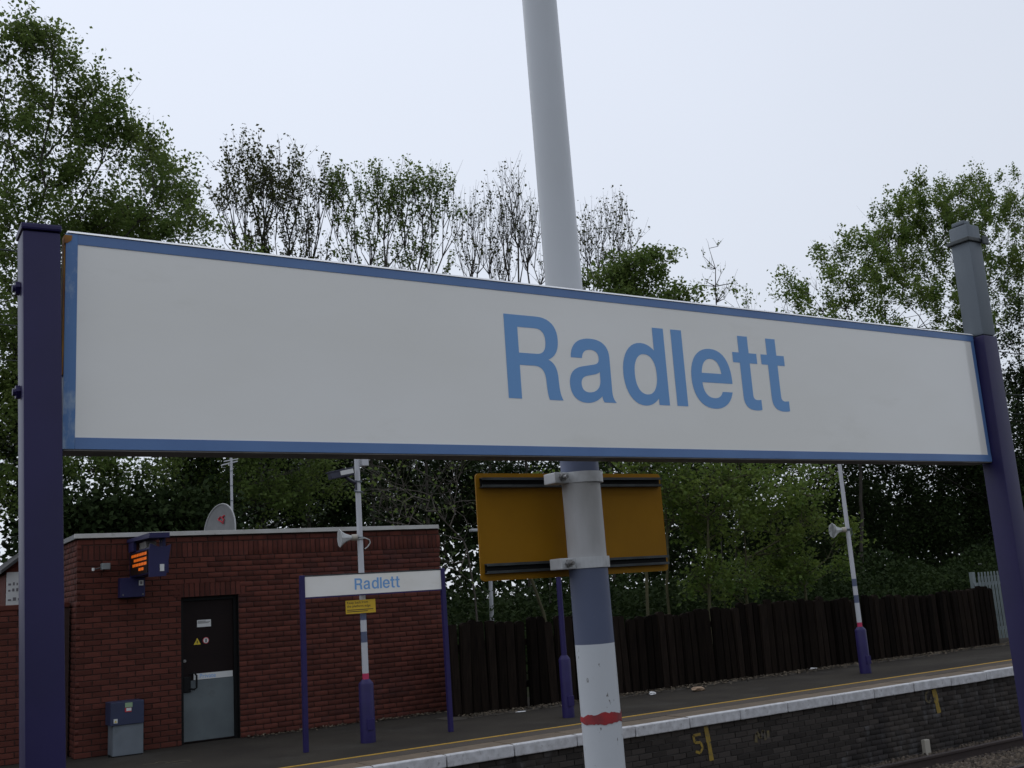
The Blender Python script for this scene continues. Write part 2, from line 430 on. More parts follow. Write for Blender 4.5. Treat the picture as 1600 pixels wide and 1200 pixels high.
C = 'C'
GLYPH = {
 'R': [[(0, 0), (0, 1), (.45, 1), (C, (.64, 1), (.74, .90), (.74, .735)), (C, (.74, .60), (.68, .52), (.585, .485)), (C, (.67, .45), (.705, .385), (.71, .27)),
        (C, (.715, .15), (.715, .07), (.76, 0)), (.565, 0), (C, (.54, .06), (.54, .14), (.535, .22)), (C, (.53, .35), (.48, .40), (.38, .40)), (.18, .40), (.18, 0)],
       [(.18, .545), (.18, .855), (.42, .855), (C, (.51, .855), (.56, .81), (.56, .70)), (C, (.56, .59), (.51, .545), (.42, .545))]],
 'a': [[(.04, .535), (C, (.05, .70), (.16, .785), (.345, .785)), (C, (.53, .785), (.62, .70), (.62, .56)), (.62, .15), (C, (.62, .09), (.63, .04), (.675, 0)), (.49, 0),
        (C, (.475, .02), (.465, .05), (.465, .075)), (C, (.40, .015), (.32, -.015), (.235, -.015)), (C, (.09, -.015), (0, .07), (0, .205)), (C, (0, .34), (.07, .41), (.22, .435)),
        (.36, .46), (C, (.43, .47), (.455, .495), (.455, .545)), (C, (.455, .61), (.415, .645), (.335, .645)), (C, (.26, .645), (.215, .61), (.205, .535))],
       [(.455, .375), (C, (.43, .355), (.40, .345), (.36, .338)), (.28, .322), (C, (.205, .308), (.17, .275), (.17, .215)), (C, (.17, .15), (.21, .115), (.275, .115)), (C, (.385, .115), (.455, .18), (.455, .285))]],
 'd': [[(.70, 0), (.70, 1), (.52, 1), (.52, .70), (C, (.46, .755), (.395, .785), (.31, .785)), (C, (.125, .785), (0, .62), (0, .385)), (C, (0, .15), (.125, -.015), (.31, -.015)), (C, (.40, -.015), (.475, .02), (.53, .085)), (.53, 0)],
       ell(.355, .385, .175, .258)],
 'l': [[(0, 0), (0, 1), (.18, 1), (.18, 0)]],
 'e': [[(.705, .33), (.18, .33), (C, (.185, .20), (.25, .125), (.365, .125)), (C, (.44, .125), (.49, .155), (.515, .215)), (.69, .215), (C, (.65, .07), (.53, -.015), (.36, -.015)),
        (C, (.135, -.015), (0, .135), (0, .385)), (C, (0, .63), (.14, .785), (.36, .785)), (C, (.59, .785), (.715, .62), (.705, .33))],
       [(.185, .455), (C, (.20, .58), (.26, .65), (.36, .65)), (C, (.455, .65), (.515, .58), (.525, .455))]],
 't': [[(.12, 1), (.30, 1), (.30, .77), (.44, .77), (.44, .63), (.30, .63), (.30, .20), (C, (.30, .15), (.325, .13), (.375, .13)), (.44, .135), (.44, 0), (C, (.41, -.01), (.375, -.012), (.34, -.012)),
        (C, (.19, -.012), (.12, .05), (.12, .18)), (.12, .63), (0, .63), (0, .77), (.12, .77)]],
}
WORD = [('R', 0), ('a', .87), ('d', 1.685), ('l', 2.507), ('e', 2.788), ('t', 3.548), ('t', 4.067)]
_glyph_cache = {}

def curve_mesh(polys):
    cu = bpy.data.curves.new('tmp', 'CURVE'); cu.dimensions = '2D'; cu.fill_mode = 'BOTH'
    for pl in polys:
        s = cu.splines.new('POLY'); s.points.add(len(pl) - 1)
        for i, p in enumerate(pl): s.points[i].co = (p[0], p[1], 0, 1)
        s.use_cyclic_u = True
    ob = bpy.data.objects.new('tmp', cu); COL.objects.link(ob)
    me = bpy.data.meshes.new_from_object(ob)
    bpy.data.objects.remove(ob); bpy.data.curves.remove(cu)
    return me

def glyph(ch):
    if ch not in _glyph_cache:
        me = curve_mesh([bez(pl) if any(q[0] == 'C' for q in pl) else pl for pl in GLYPH[ch]])
        bm = bmesh.new(); bm.from_mesh(me)
        for v in bm.verts: v.co = (v.co.x, 0, v.co.y)
        for f in bm.faces:
            f.normal_update()
            if f.normal.y > 0: f.normal_flip()
        bm.to_mesh(me); bm.free()
        _glyph_cache[ch] = me
    return _glyph_cache[ch]

def word(x, y, z, cap, material, parent):
    """the station name, standing in the XZ plane and facing -Y; one mesh per letter"""
    base = root_of(parent).location
    for ch, dx in WORD:
        me = glyph(ch)
        if not me.materials: me.materials.append(material)
        o = bpy.data.objects.new('letter', me); COL.objects.link(o)
        o.parent = parent
        o.location = Vector((x + dx * cap, y, z)) - base
        o.scale = (cap, cap, cap)

def text(name, body, size, material, parent, matrix, squeeze=1.0, align='LEFT'):
    cu = bpy.data.curves.new('tmp', 'FONT'); cu.body = body; cu.size = size
    cu.align_x = align; cu.resolution_u = 3
    ob = bpy.data.objects.new('tmp', cu); COL.objects.link(ob)
    me = bpy.data.meshes.new_from_object(ob)
    bpy.data.objects.remove(ob); bpy.data.curves.remove(cu)
    me.materials.clear()
    me.transform(matrix @ Matrix.Diagonal((squeeze, 1, 1, 1)))
    me.transform(Matrix.Translation(-root_of(parent).location))
    return finish(name, me, material, parent)

def facing(x, y, z):
    """text plane at a point, facing -Y"""
    return Matrix.Translation((x, y, z)) @ Matrix.Rotation(PI / 2, 4, 'X')

# ================================================================== SETTING
rng = np.random.default_rng(7)
random.seed(7)
EDGE = 11.36                 # platform edge opposite
BLD = 15.65                  # front of the brick building

# trackbed and ground
g = MB(); g.quad((-700, -700, -1.16), (700, -700, -1.16), (700, 700, -1.16), (-700, 700, -1.16))
tag(g.build('ground', M['soil']), kind='structure')
g = MB(); g.quad((-120, 5.0, -1.085), (160, 5.0, -1.085), (160, EDGE + .2, -1.085), (-120, EDGE + .2, -1.085))
tag(g.build('trackbed', M['ballast']), kind='structure')
g = MB(); g.box(-300, 400, 15.75, 500, -1.3, -0.006)
tag(g.build('station_yard', M['soil']), kind='structure')
g = MB(); g.box(-300, 400, -400, -6.0, -1.3, -0.006)
tag(g.build('land_behind_platform', M['soil']), kind='structure')
g = MB(); g.box(-60, 90, -6.2, 5.0, -1.3, 0.0)
tag(g.build('near_platform', M['asphalt']), kind='structure')

# opposite platform
plat = bpy.data.objects.new('platform', None); COL.objects.link(plat); plat.location = (8, EDGE, 0)
tag(plat, kind='structure')
MB().box(-60, 90, EDGE + 0.90, 16.2, -1.3, 0.0).build('surface', M['asphalt'], plat)
MB().box(-60, 90, EDGE + 0.08, EDGE + 0.30, -1.3, -0.142).build('wall_core', M['grime_mortar'], plat)
MB().box(-60, 90, EDGE + 0.30, EDGE + 0.895, -1.3, -0.142).build('fill', M['grime_mortar'], plat)
# coping slabs, 0.937 m pitch
rr = random.Random(3)
slab_bm = {}
X0 = 8.68 - 0.917 * 12
for i in range(44):
    x = X0 + i * 0.917
    dz = rr.uniform(-.004, .004)
    b = MB(); b.box(x + .007, x + .910, EDGE + 0.045, EDGE + 0.50, -0.138, 0.0 + dz, 0.006)
    s = b.build('coping_slab', M['coping'], plat)
    n = MB(); n.box(x + .007, x + .910, EDGE + rr.uniform(-.004, .004), EDGE + 0.115, -0.135 + dz, 0.003 + dz, 0.018, seg=3)
    n.build('white_nose', M['white_edge'], s)
MB().box(-60, 90, EDGE + 0.505, EDGE + 0.895, -0.14, 0.001).build('brown_strip', M['asphalt_brown'], plat)
g = MB(); g.box(-60, 90, EDGE + 0.845, EDGE + 0.905, -0.02, 0.006)
g.build('yellow_line', M['yellow_line'], plat)
# dirt along the foot of the fence
g = MB()
for i in range(60):
    x = 7.6 + i * .25
    g.quad((x, 14.42 + random.uniform(-.13, .1), .004), (x + .27, 14.42 + random.uniform(-.13, .1), .0045), (x + .27, 14.9, .0045), (x, 14.9, .004))
g.build('dirt_strip', M['dirt'], plat)

def brick_mesh(name, w, h, d, ch=0.004):
    """brick with its face at y=0 looking to -Y, centred on x and z"""
    V = []
    for (s, y) in ((0, d), (0, ch), (ch, 0)):
        V += [(-w / 2 + s, y, -h / 2 + s), (w / 2 - s, y, -h / 2 + s), (w / 2 - s, y, h / 2 - s), (-w / 2 + s, y, h / 2 - s)]
    F = []
    for a in (0, 4):
        for k in range(4):
            F.append((a + k, a + 4 + k, a + 4 + (k + 1) % 4, a + (k + 1) % 4)[::-1])
    F.append((8, 9, 10, 11))
    me = bpy.data.meshes.new(name); me.from_pydata(V, [], F); me.update()
    return me

def lay_bricks(bricks, material, parent, plane_y, nsingle, key):
    """bricks: (xc, zc, w, h, jitter). The ones that show largest become single parts, the rest one joined part"""
    bricks = sorted(bricks, key=key)
    base = root_of(parent).location
    cache = {}
    for (xc, zc, w, h, j) in bricks[:nsingle]:
        k = (round(w, 3), round(h, 3))
        if k not in cache:
            cache[k] = brick_mesh('brick', k[0], k[1], 0.05); cache[k].materials.append(material)
        o = bpy.data.objects.new('brick', cache[k]); COL.objects.link(o); o.parent = parent
        o.location = Vector((xc, plane_y + j, zc)) - base
    Vs, Fs = [], []; off = 0
    for (xc, zc, w, h, j) in bricks[nsingle:]:
        me = cache.get((round(w, 3), round(h, 3)))
        if me is None:
            me = brick_mesh('brick', round(w, 3), round(h, 3), 0.05); cache[(round(w, 3), round(h, 3))] = me
        v = np.array([p.co[:] for p in me.vertices]) + np.array([xc - base.x, plane_y + j - base.y, zc - base.z])
        Vs.append(v); Fs.append(np.array([p.vertices[:] for p in me.polygons]) + off); off += len(v)
    if Vs:
        o = finish('brickwork', mesh_np('brickwork', np.vstack(Vs), np.vstack(Fs)), material, parent)
        o['kind'] = 'stuff'

# platform face brickwork
bk = []
z = -0.142 - 0.0375
row = 0
while z > -1.13:
    x = 5.6 + (0.1125 if row % 2 else 0)
    while x < 24:
        bk.append((x, z, 0.213, 0.064, random.uniform(-.003, .003)))
        x += 0.225
    z -= 0.075; row += 1
lay_bricks(bk, M['grime_brick'], plat, EDGE + 0.068, 300, lambda b: (abs(b[0] - 10.2) + abs(b[1] + .45) * 2))

def mark(name, polys, material, parent, y, wob=0.0):
    m = MB()
    for pl in polys:
        m.bm.faces.new([m.bm.verts.new((p[0], y, p[1])) for p in pl])
    return m.build(name, material, parent)

def stroke(pts, w):
    """ragged painted stroke as quads in XZ"""
    out = []
    r = random.Random(int(pts[0][0] * 1000))
    for (a, b) in zip(pts[:-1], pts[1:]):
        d = Vector((b[0] - a[0], b[1] - a[1])); n = Vector((-d.y, d.x)).normalized() * w / 2
        k1, k2 = r.uniform(.8, 1.1), r.uniform(.8, 1.1)
        out.append([(a[0] + n.x * k1, a[1] + n.y * k1), (b[0] + n.x * k2, b[1] + n.y * k2), (b[0] - n.x * k2, b[1] - n.y * k2), (a[0] - n.x * k1, a[1] - n.y * k1)])
    return out
yb = EDGE + 0.0620
mark('painted_bar', stroke([(9.915, -.15), (9.945, -.36), (9.965, -.60)], .075), M['yellow_mark'], plat, yb)
mark('painted_number', stroke([(9.815, -.238), (9.685, -.242), (9.70, -.335), (9.80, -.345), (9.83, -.42), (9.775, -.475), (9.70, -.45)], .038), M['yellow_mark'], plat, yb)
mark('painted_bar', stroke([(14.72, -.15), (14.75, -.35), (14.775, -.52)], .10), M['yellow_mark'], plat, yb)
mark('painted_number', stroke([(14.60, -.155), (14.51, -.20), (14.50, -.30), (14.56, -.335), (14.63, -.30), (14.62, -.26)], .04), M['mark_faint'], plat, yb)
mark('painted_number', stroke([(10.80, -.47), (10.83, -.34), (10.90, -.42), (10.96, -.33), (10.99, -.46)], .05) + stroke([(11.04, -.45), (11.05, -.34)], .06), M['mark_faint'], plat, yb)

# the far track: rails, sleepers, loose ballast
for Yr in (10.62, 9.185):
    t = thing('rail', (12, Yr, -1.085), 'rusty steel rail at the foot of the platform wall' if Yr > 10 else 'rusty steel rail on the side away from the platform wall', 'rail', 'running rails')
    prof = [(-.07, -1.072), (.07, -1.072), (.07, -1.058), (.012, -1.045), (.012, -.955), (.035, -.948), (.035, -.918), (.025, -.914), (-.025, -.914), (-.035, -.918), (-.035, -.948), (-.012, -.955), (-.012, -1.045), (-.07, -1.058)]
    MB().prism([(Yr + p[0], p[1]) for p in prof], 'x', -40, 80).build('rail_body', M['rail'], t)
    MB().box(-40, 80, Yr - .022, Yr + .022, -.913, -.9115).build('running_surface', M['rail_top'], t)
ORD = ['first', 'second', 'third', 'fourth', 'fifth', 'sixth', 'seventh', 'eighth', 'ninth', 'tenth', 'eleventh', 'twelfth', 'thirteenth', 'fourteenth', 'fifteenth', 'sixteenth', 'seventeenth', 'eighteenth']
for i in range(9):
    x = 12.2 + i * 0.65
    b = MB(); b.box(x, x + .25, 8.6, 11.1, -1.2, -1.073, .012)
    s = b.build('sleeper', M['sleeper'])
    tag(s, 'weathered timber sleeper under the rails, %s from the left in view' % ORD[i], 'sleeper', 'track sleepers')
nst = 9000
sx = rng.uniform(11.5, 19, nst); sy = rng.uniform(8.9, 11.40, nst)
ang = rng.uniform(0, 2 * PI, nst); ss = rng.uniform(.015, .035, nst)
th = rng.uniform(0, 2 * PI, (nst, 4)) * 0 + np.array([0, PI / 2, PI, 1.5 * PI]) + ang[:, None] + rng.uniform(-.3, .3, (nst, 4))
lo = np.stack([sx[:, None] + np.cos(th) * ss[:, None] * 1.1, sy[:, None] + np.sin(th) * ss[:, None], np.full((nst, 4), -1.09)], -1)
hi = np.stack([sx[:, None] + np.cos(th + .3) * ss[:, None] * .7, sy[:, None] + np.sin(th + .3) * ss[:, None] * .7, -1.085 + (ss * rng.uniform(.8, 1.7, nst))[:, None] + rng.uniform(-.006, .006, (nst, 4))], -1)
V = np.concatenate([lo, hi], 1).reshape(-1, 3)
q = np.array([[4, 5, 6, 7], [0, 1, 5, 4], [1, 2, 6, 5], [2, 3, 7, 6], [3, 0, 4, 7]])
F = (np.arange(nst)[:, None, None] * 8 + q[None]).reshape(-1, 4)
tag(finish('ballast_stones', mesh_np('ballast_stones', V, F), M['stone']), 'loose brown and grey ballast stones between the rails', 'ballast', kind='stuff')

# ================================================================== BRICK BUILDING
bl, br_ = 2.61, 8.235
bt = 2.925
bld = thing('brick_building', (5.4, BLD, 0), 'single-storey flat-roofed red brick station building with a dark door', 'building')
DX0, DX1, DZ = 4.02, 4.85, 2.03
IN = 0.012
m = MB()
m.box(bl + IN, DX0 - .002, BLD + IN, BLD + .22, 0, bt - .01)
m.box(DX1 + .002, br_ - IN, BLD + IN, BLD + .22, 0, bt - .01)
m.box(DX0 - .002, DX1 + .002, BLD + IN, BLD + .22, DZ + .002, bt - .01)
m.box(bl + IN, bl + .22, BLD + .22, BLD + 6, 0, bt - .01)
m.box(br_ - .22, br_ - IN, BLD + .22, BLD + 6, 0, bt - .01)
m.box(bl + .22, br_ - .22, BLD + 5.8, BLD + 6, 0, bt - .01)
m.build('wall', M['mortar'], bld)
bk = []
z0 = 0.0375; nrow = 0
ZS = 2.60                          # bottom of the soldier course
rows = int(ZS / .075)
pitch = ZS / rows
for r in range(rows):
    z = (r + .5) * pitch
    x = bl + .105 + (0.1125 if r % 2 else 0)
    first = True
    if r % 2:
        bk.append((bl + .0525, z, .103, pitch - .011, random.uniform(-.002, .002)))
    while x - .1 < br_:
        a, b = x - .1065, x + .1065
        a = max(a, bl); b = min(b, br_)
        if z < DZ + .18 and b > DX0 and a < DX1:
            segs = []
            if a < DX0 - .03: segs.append((a, DX0 - .004))
            if b > DX1 + .03: segs.append((DX1 + .004, b))
        else:
            segs = [(a, b)]
        for (p, q_) in segs:
            if q_ - p > .03:
                bk.append(((p + q_) / 2, z, q_ - p, pitch - .011, random.uniform(-.002, .002)))
        x += .225
# soldier course over the door and at the top, one stretcher course above it
x = DX0 - .11
while x < DX1 + .11:
    bk.append((x + .033, DZ + .1, .064, .192, random.uniform(-.002, .002))); x += .0752
x = bl
while x < br_ - .05:
    bk.append((x + .033, ZS + .108, .064, .206, random.uniform(-.002, .002))); x += .0752
x = bl
while x < br_ - .1:
    bk.append((x + .1065, 2.822 + .036, .213, .066, random.uniform(-.002, .002))); x += .225
lay_bricks(bk, M['brick'], bld, BLD, 300, lambda b: b[0] - (0.5 if b[3] > .15 else 0))
# side brickwork (left return)
Vs, Fs, off = [], [], 0
for r in range(rows + 4):
    z = (r + .5) * pitch
    y = BLD + .106 + (0.1125 if r % 2 else 0)
    while y < BLD + 6:
        me = brick_mesh('b', .213, pitch - .011, .05)
        v = np.array([p.co[:] for p in me.vertices])
        v = np.stack([v[:, 1] + bl, -v[:, 0] + y, v[:, 2] + z], 1) - np.array(bld.location)
        Vs.append(v); Fs.append(np.array([p.vertices[:] for p in me.polygons]) + off); off += 12
        bpy.data.meshes.remove(me)
        y += .225
o = finish('side_brickwork', mesh_np('side_brickwork', np.vstack(Vs), np.vstack(Fs)), M['brick'], bld); o['kind'] = 'stuff'
rf = MB().box(bl - .02, br_ + .0, BLD - .02, BLD + 6.05, bt - .01, bt + .03).build('roof', M['roof_felt'], bld)
MB().box(bl - .045, br_ - .03, BLD - .055, BLD - .021, bt - .012, bt + .05, .004).build('white_trim', M['trim_white'], rf)
MB().box(bl - .045, bl - .021, BLD - .0205, BLD + 6.05, bt - .022, bt + .045, .004).build('grey_trim', M['lead'], rf)
# door
dr = MB().box(DX0 + .05, DX1 - .05, BLD + .125, BLD + .165, .012, DZ - .05).build('door', M['door_dark'], bld)
m = MB()
m.box(DX0 - .001, DX0 + .05, BLD + .09, BLD + .19, 0, DZ + .001); m.box(DX1 - .05, DX1 + .001, BLD + .09, BLD + .19, 0, DZ + .001)
m.box(DX0 + .05, DX1 - .05, BLD + .09, BLD + .19, DZ - .05, DZ + .001)
m.build('door_frame', M['frame_black'], bld)
MB().box(DX1 - .004, DX1 + .001, BLD + .013, BLD + .089, 0, DZ).build('door_reveal', M['frame_black'], bld)
yd = BLD + .125
KX1 = DX1 - .055
MB().box(DX0 + .055, KX1, yd - .006, yd - .001, .03, .86).build('kick_plate', M['kick_steel'], dr)
MB().box(DX0 + .20, KX1 - .01, yd - .010, yd - .001, .865, .95).build('nameplate', M['sticker'], dr)
text('lettering', 'Private', .085, M['sign_blue'], dr, facing(DX0 + .28, yd - .012, .883))
nt_ = MB().box(4.275, 4.475, yd - .006, yd - .001, 1.60, 1.70).build('notice', M['sticker'], dr)
for (zz, xe) in ((1.682, 4.40), (1.668, 4.46), (1.655, 4.44)):
    MB().box(4.285, xe, yd - .0075, yd - .0065, zz - .004, zz + .002).build('print_line', M['ink'], dr)
m = MB(); m.prism([(4.225, 1.355), (4.325, 1.355), (4.275, 1.45)], 'y', yd - .006, yd - .001); m.build('warning_triangle', M['sticker_yellow'], dr)
m = MB(); m.prism([(4.266, 1.43), (4.272, 1.395), (4.264, 1.395), (4.28, 1.362), (4.278, 1.388), (4.287, 1.388)], 'y', yd - .008, yd - .0065); m.build('warning_bolt', M['ink'], dr)
m = MB(); m.tube([(4.40, yd - .001, 1.405), (4.40, yd - .006, 1.405)], .046, 20); m.build('prohibition_disc', M['sticker_red'], dr)
m = MB(); m.tube([(4.40, yd - .0065, 1.405), (4.40, yd - .008, 1.405)], .037, 20); m.build('disc_face', M['sticker'], dr)
m = MB(); m.box(4.392, 4.410, yd - .0095, yd - .0083, 1.38, 1.43); m.build('disc_figure', M['ink'], dr)
m = MB(); m.box(DX0 + .055, DX0 + .155, yd - .03, yd - .0065, .70, .92, .01)
m.tube([(DX0 + .14, yd - .03, .95), (DX0 + .19, yd - .07, .97), (DX0 + .225, yd - .07, .93), (DX0 + .225, yd - .07, .76), (DX0 + .19, yd - .07, .74), (DX0 + .14, yd - .03, .75)], .014, 8)
m.build('handle', M['frame_black'], dr)
m = MB(); m.tube([(DX0 + .075, yd, 1.14), (DX0 + .075, yd - .012, 1.14)], .022, 14); m.build('lock', M['bolt'], dr)
# step drain mark on the platform in front
# ---- roof things
dish_c = Vector((5.02, 17.0, 3.04))
ds = thing('satellite_dish', (5.02, 17.0, bt + .03), 'grey satellite dish with a small red mark on the building roof', 'satellite dish')
def dish(material, R, depth, thick, name, parent, dn, edge=False):
    a = dn.orthogonal().normalized()
    up = Vector((0, 0, 1)); a = up.cross(dn).normalized(); b = dn.cross(a)
    m = MB(); n, k = 40, 8
    front, back = [], []
    for i in range(k + 1):
        r = i / k
        f = [m.bm.verts.new(dish_c + a * (R * .86 * r * math.cos(t)) + b * (R * r * math.sin(t)) + dn * (depth * r * r)) for t in [2 * PI * j / n for j in range(n)]]
        g_ = [m.bm.verts.new(dish_c + a * (R * .86 * r * math.cos(t)) + b * (R * r * math.sin(t)) + dn * (depth * r * r - thick)) for t in [2 * PI * j / n for j in range(n)]]
        front.append(f); back.append(g_)
    for i in range(k):
        for j in range(n):
            m.bm.faces.new((front[i][j], front[i + 1][j], front[i + 1][(j + 1) % n], front[i][(j + 1) % n]))
            m.bm.faces.new((back[i][j], back[i][(j + 1) % n], back[i + 1][(j + 1) % n], back[i + 1][j]))
    for j in range(n):
        m.bm.faces.new((front[k][j], back[k][j], back[k][(j + 1) % n], front[k][(j + 1) % n]))
    bmesh.ops.remove_doubles(m.bm, verts=m.bm.verts[:], dist=1e-5)
    return m.build(name, material, parent, smooth=True)
dn = Vector((-0.93, -0.36, 0.10)).normalized()
dish(M['dish'], .46, .05, .012, 'reflector', ds, dn)
_a = Vector((0, 0, 1)).cross(dn).normalized(); _b = dn.cross(_a)
m = MB(); m.tube([dish_c + _a * (.46 * .86 * math.cos(t)) + _b * (.46 * math.sin(t)) + dn * .052 for t in [2 * PI * j / 48 for j in range(49)]], .012, 6); m.build('rim', M['dish_rim'], ds, smooth=True)
m = MB()
for pts in ([(-.02, .26), (-.06, .22), (-.02, .19), (.01, .165)], [(.04, .27), (.0, .245), (.035, .20), (.02, .14)]):
    for p, q_ in zip(pts[:-1], pts[1:]):
        P = dish_c + _a * p[0] * 1.6 + _b * p[1] + dn * .03; Q = dish_c + _a * q_[0] * 1.6 + _b * q_[1] + dn * .026
        m.tube([P, Q], .012, 6)
m.build('red_mark', M['sticker_red'], ds)
m = MB(); m.tube([dish_c - dn * .01, dish_c - dn * .16 - Vector((0, 0, .02)), Vector((dish_c.x + .16, dish_c.y + .06, bt + .03))], .022, 8); m.box(dish_c.x + .06, dish_c.x + .26, dish_c.y - .04, dish_c.y + .16, bt + .03, bt + .045)
m.build('stand', M['galv'], ds)
m = MB(); m.tube([dish_c - _b * .44 + dn * .05, dish_c + dn * .42 - _b * .10], .009, 6); m.tube([dish_c + dn * .40 - _b * .11, dish_c + dn * .48 - _b * .06], .025, 8); m.build('feed_arm', M['galv'], ds)
ax, ay = 5.335, 17.5
an = thing('aerial_mast', (ax, ay, bt + .03), 'thin white aerial pole with crossbars rising behind the satellite dish', 'aerial')
m = MB(); m.tube([(ax, ay, bt + .03), (ax, ay, 4.36)], .022, 8); m.box(ax - .09, ax + .09, ay - .09, ay + .09, bt + .0305, bt + .045); m.build('pole', M['pole_white'], an)
for k, zz in enumerate((3.35, 3.6, 3.85, 4.1)):
    m = MB(); m.tube([(ax, ay, zz), (ax, ay, zz + .012)], .026, 8); m.build('pole_band', M['galv'], an)
m = MB(); m.tube([(ax - .17, ay - .05, 4.20), (ax + .12, ay + .05, 4.28)], .012, 6); m.build('crossbar', M['pole_white'], an)
m = MB(); m.tube([(ax - .14, ay - .05, 4.26), (ax + .13, ay + .05, 4.32)], .010, 6); m.build('crossbar', M['pole_white'], an)

# ---- electrical cabinet by the wall
cb = thing('electrical_cabinet', (3.22, 15.35, 0), 'low cabinet with dark blue top box on a grey pedestal against the brick wall', 'cabinet')
x0, x1 = 2.995, 3.425
MB().box(x0, x1, 15.29, 15.635, .405, .70, .006).build('blue_box', M['cab_blue'], cb)
pd = MB().box(x0 + .035, x1 - .002, 15.315, 15.63, .012, .404, .004).build('pedestal', M['cab_grey'], cb)
MB().box(x0 + .04, x1 - .01, 15.33, 15.625, 0, .0115).build('plinth', M['frame_black'], cb)
MB().box(3.18, 3.275, 15.283, 15.2885, .625, .685).build('green_sticker', M['sticker_green'], cb)
MB().box(3.178, 3.262, 15.283, 15.2885, .565, .618).build('red_sticker', M['sticker_red'], cb)
MB().box(3.195, 3.26, 15.280, 15.2825, .578, .616).build('white_sticker', M['sticker'], cb)
st_ = MB().box(3.035, 3.085, 15.283, 15.2885, .435, .49).build('warning_sticker', M['sticker'], cb)
m = MB(); m.prism([(3.045, .445), (3.075, .445), (3.06, .475)], 'y', 15.280, 15.2825); m.build('sticker_triangle', M['sticker_yellow'], cb)
m = MB(); m.box(3.0, 3.012, 15.40, 15.46, .0, .03); m.build('cable_gland', M['frame_black'], cb)

# ---- customer information display on a wall bracket
dsp = thing('departure_display', (3.3, BLD, 2.05), 'blue platform departure display with orange text bracketed to the brick wall', 'display')
MB().box(3.15, 3.48, BLD - .17, BLD - .002, 2.075, 2.345, .008).build('wall_box', M['display_blue'], dsp)
MB().box(3.395, 3.455, BLD - .178, BLD - .171, 2.23, 2.30).build('box_label', M['sticker'], dsp)
MB().box(3.41, 3.44, BLD - .181, BLD - .179, 2.245, 2.285).build('label_mark', M['ink_grey'], dsp)
for (bx, bz) in ((3.185, 2.11), (3.45, 2.11)):
    MB().tube([(bx, BLD - .17, bz), (bx, BLD - .178, bz)], .009, 8).build('screw', M['bolt'], dsp)
hd = MB().box(3.30, 3.545, 14.42, BLD - .03, 2.345, 2.69, .012).build('head', M['display_blue'], dsp)
m = MB(); m.prism([(3.285, 2.30), (3.50, 2.305), (3.565, 2.715), (3.48, 2.685), (3.40, 2.69), (3.30, 2.735), (3.285, 2.66)], 'y', 14.385, 14.419); m.build('end_panel', M['display_blue'], dsp)
MB().box(3.42, 3.475, 14.378, 14.384, 2.37, 2.46).build('side_label', M['sticker'], dsp)
MB().box(3.288, 3.2985, 14.50, 15.52, 2.365, 2.665).build('screen', M['screen'], hd)
rw = random.Random(4)
for k, zz in enumerate((2.605, 2.54, 2.475, 2.41)):
    y = 14.55 if k < 3 else 14.72
    e = (15.45, 15.30, 15.40, 15.02)[k]
    while y < e:
        w = min(rw.uniform(.05, .15), e - y)
        if w > .02: MB().box(3.2845, 3.287, y, y + w, zz - .002, zz + .036).build('amber_text', M['amber'], hd)
        y += w + .026
m = MB(); m.prism([(14.27, 2.80), (14.27, 2.865), (BLD - .03, 2.875), (BLD - .03, 2.83)], 'x', 3.26, 3.52); m.build('hood', M['display_blue'], dsp)
MB().box(3.47, 3.51, 14.45, 14.62, 2.691, 2.805).build('hood_stay', M['display_blue'], dsp)
MB().box(3.27, 3.31, 15.25, 15.55, 2.691, 2.82).build('hood_stay', M['display_blue'], dsp)
MB().box(3.33, 3.46, 14.75, 15.15, 2.70, 2.79).build('lamp_box', M['alu_dark'], dsp)
for by in (14.47, 14.58):
    MB().tube([(3.469, by, 2.765), (3.461, by, 2.765)], .012, 8).build('screw', M['bolt'], dsp)
cc = thing('wall_camera', (2.93, BLD, 2.48), 'small grey box camera on a short arm left of the departure display', 'camera')
MB().box(2.90, 3.01, BLD - .20, BLD - .09, 2.47, 2.555, .006).build('housing', M['galv_light'], cc)
m = MB(); m.tube([(2.955, BLD - .10, 2.51), (2.955, BLD - .001, 2.47)], .012, 8); m.tube([(2.80, BLD - .12, 2.475), (2.90, BLD - .14, 2.50)], .008, 6); m.build('arm', M['steel_dark'], cc)
m = MB(); m.tube([(2.80, BLD - .125, 2.50), (2.80, BLD - .125, 2.46)], .018, 8); m.build('sensor', M['sticker'], cc)

# ---- low garden wall to the left and the kiosk behind it
WY = BLD + .35
gw = thing('boundary_wall', (0.4, WY, 0), 'brick boundary wall lower than the building, left of the purple post', 'wall')
MB().box(-6, bl - .03, WY + IN, WY + .22, 0, 2.0).build('wall_core', M['mortar'], gw)
MB().box(-6, bl - .03, WY - .015, WY + .235, 2.0, 2.07, .01).build('wall_coping', M['brick'], gw)
bk = []
for r in range(26):
    z = (r + .5) * .0769
    x = -1.0 + (.1125 if r % 2 else 0)
    while x < bl - .14:
        bk.append((x, z, .213, .066, random.uniform(-.002, .002))); x += .225
lay_bricks(bk, M['brick'], gw, WY, 300, lambda b: abs(b[0] - 1.75))
KY = 18.0
kk = thing('brick_kiosk', (1.2, KY, 0), 'small brick hut with tiled roof and a white board behind the boundary wall', 'hut')
m = MB(); m.prism([(1.985, 0), (1.985, 2.655), (2.49, 3.03), (2.995, 2.655), (2.995, 0)], 'y', KY, KY + 2); m.build('wall', M['brick'], kk)
m = MB(); m.prism([(1.90, 2.63), (2.49, 3.10), (3.08, 2.63), (3.08, 2.58), (2.49, 3.04), (1.90, 2.58)], 'y', KY - .18, KY + 2.2); m.build('roof', M['tile'], kk)
bo = MB().box(1.995, 2.985, KY - .03, KY - .002, 2.10, 2.60).build('board', M['sticker'], kk)
m = MB()
rk = random.Random(9)
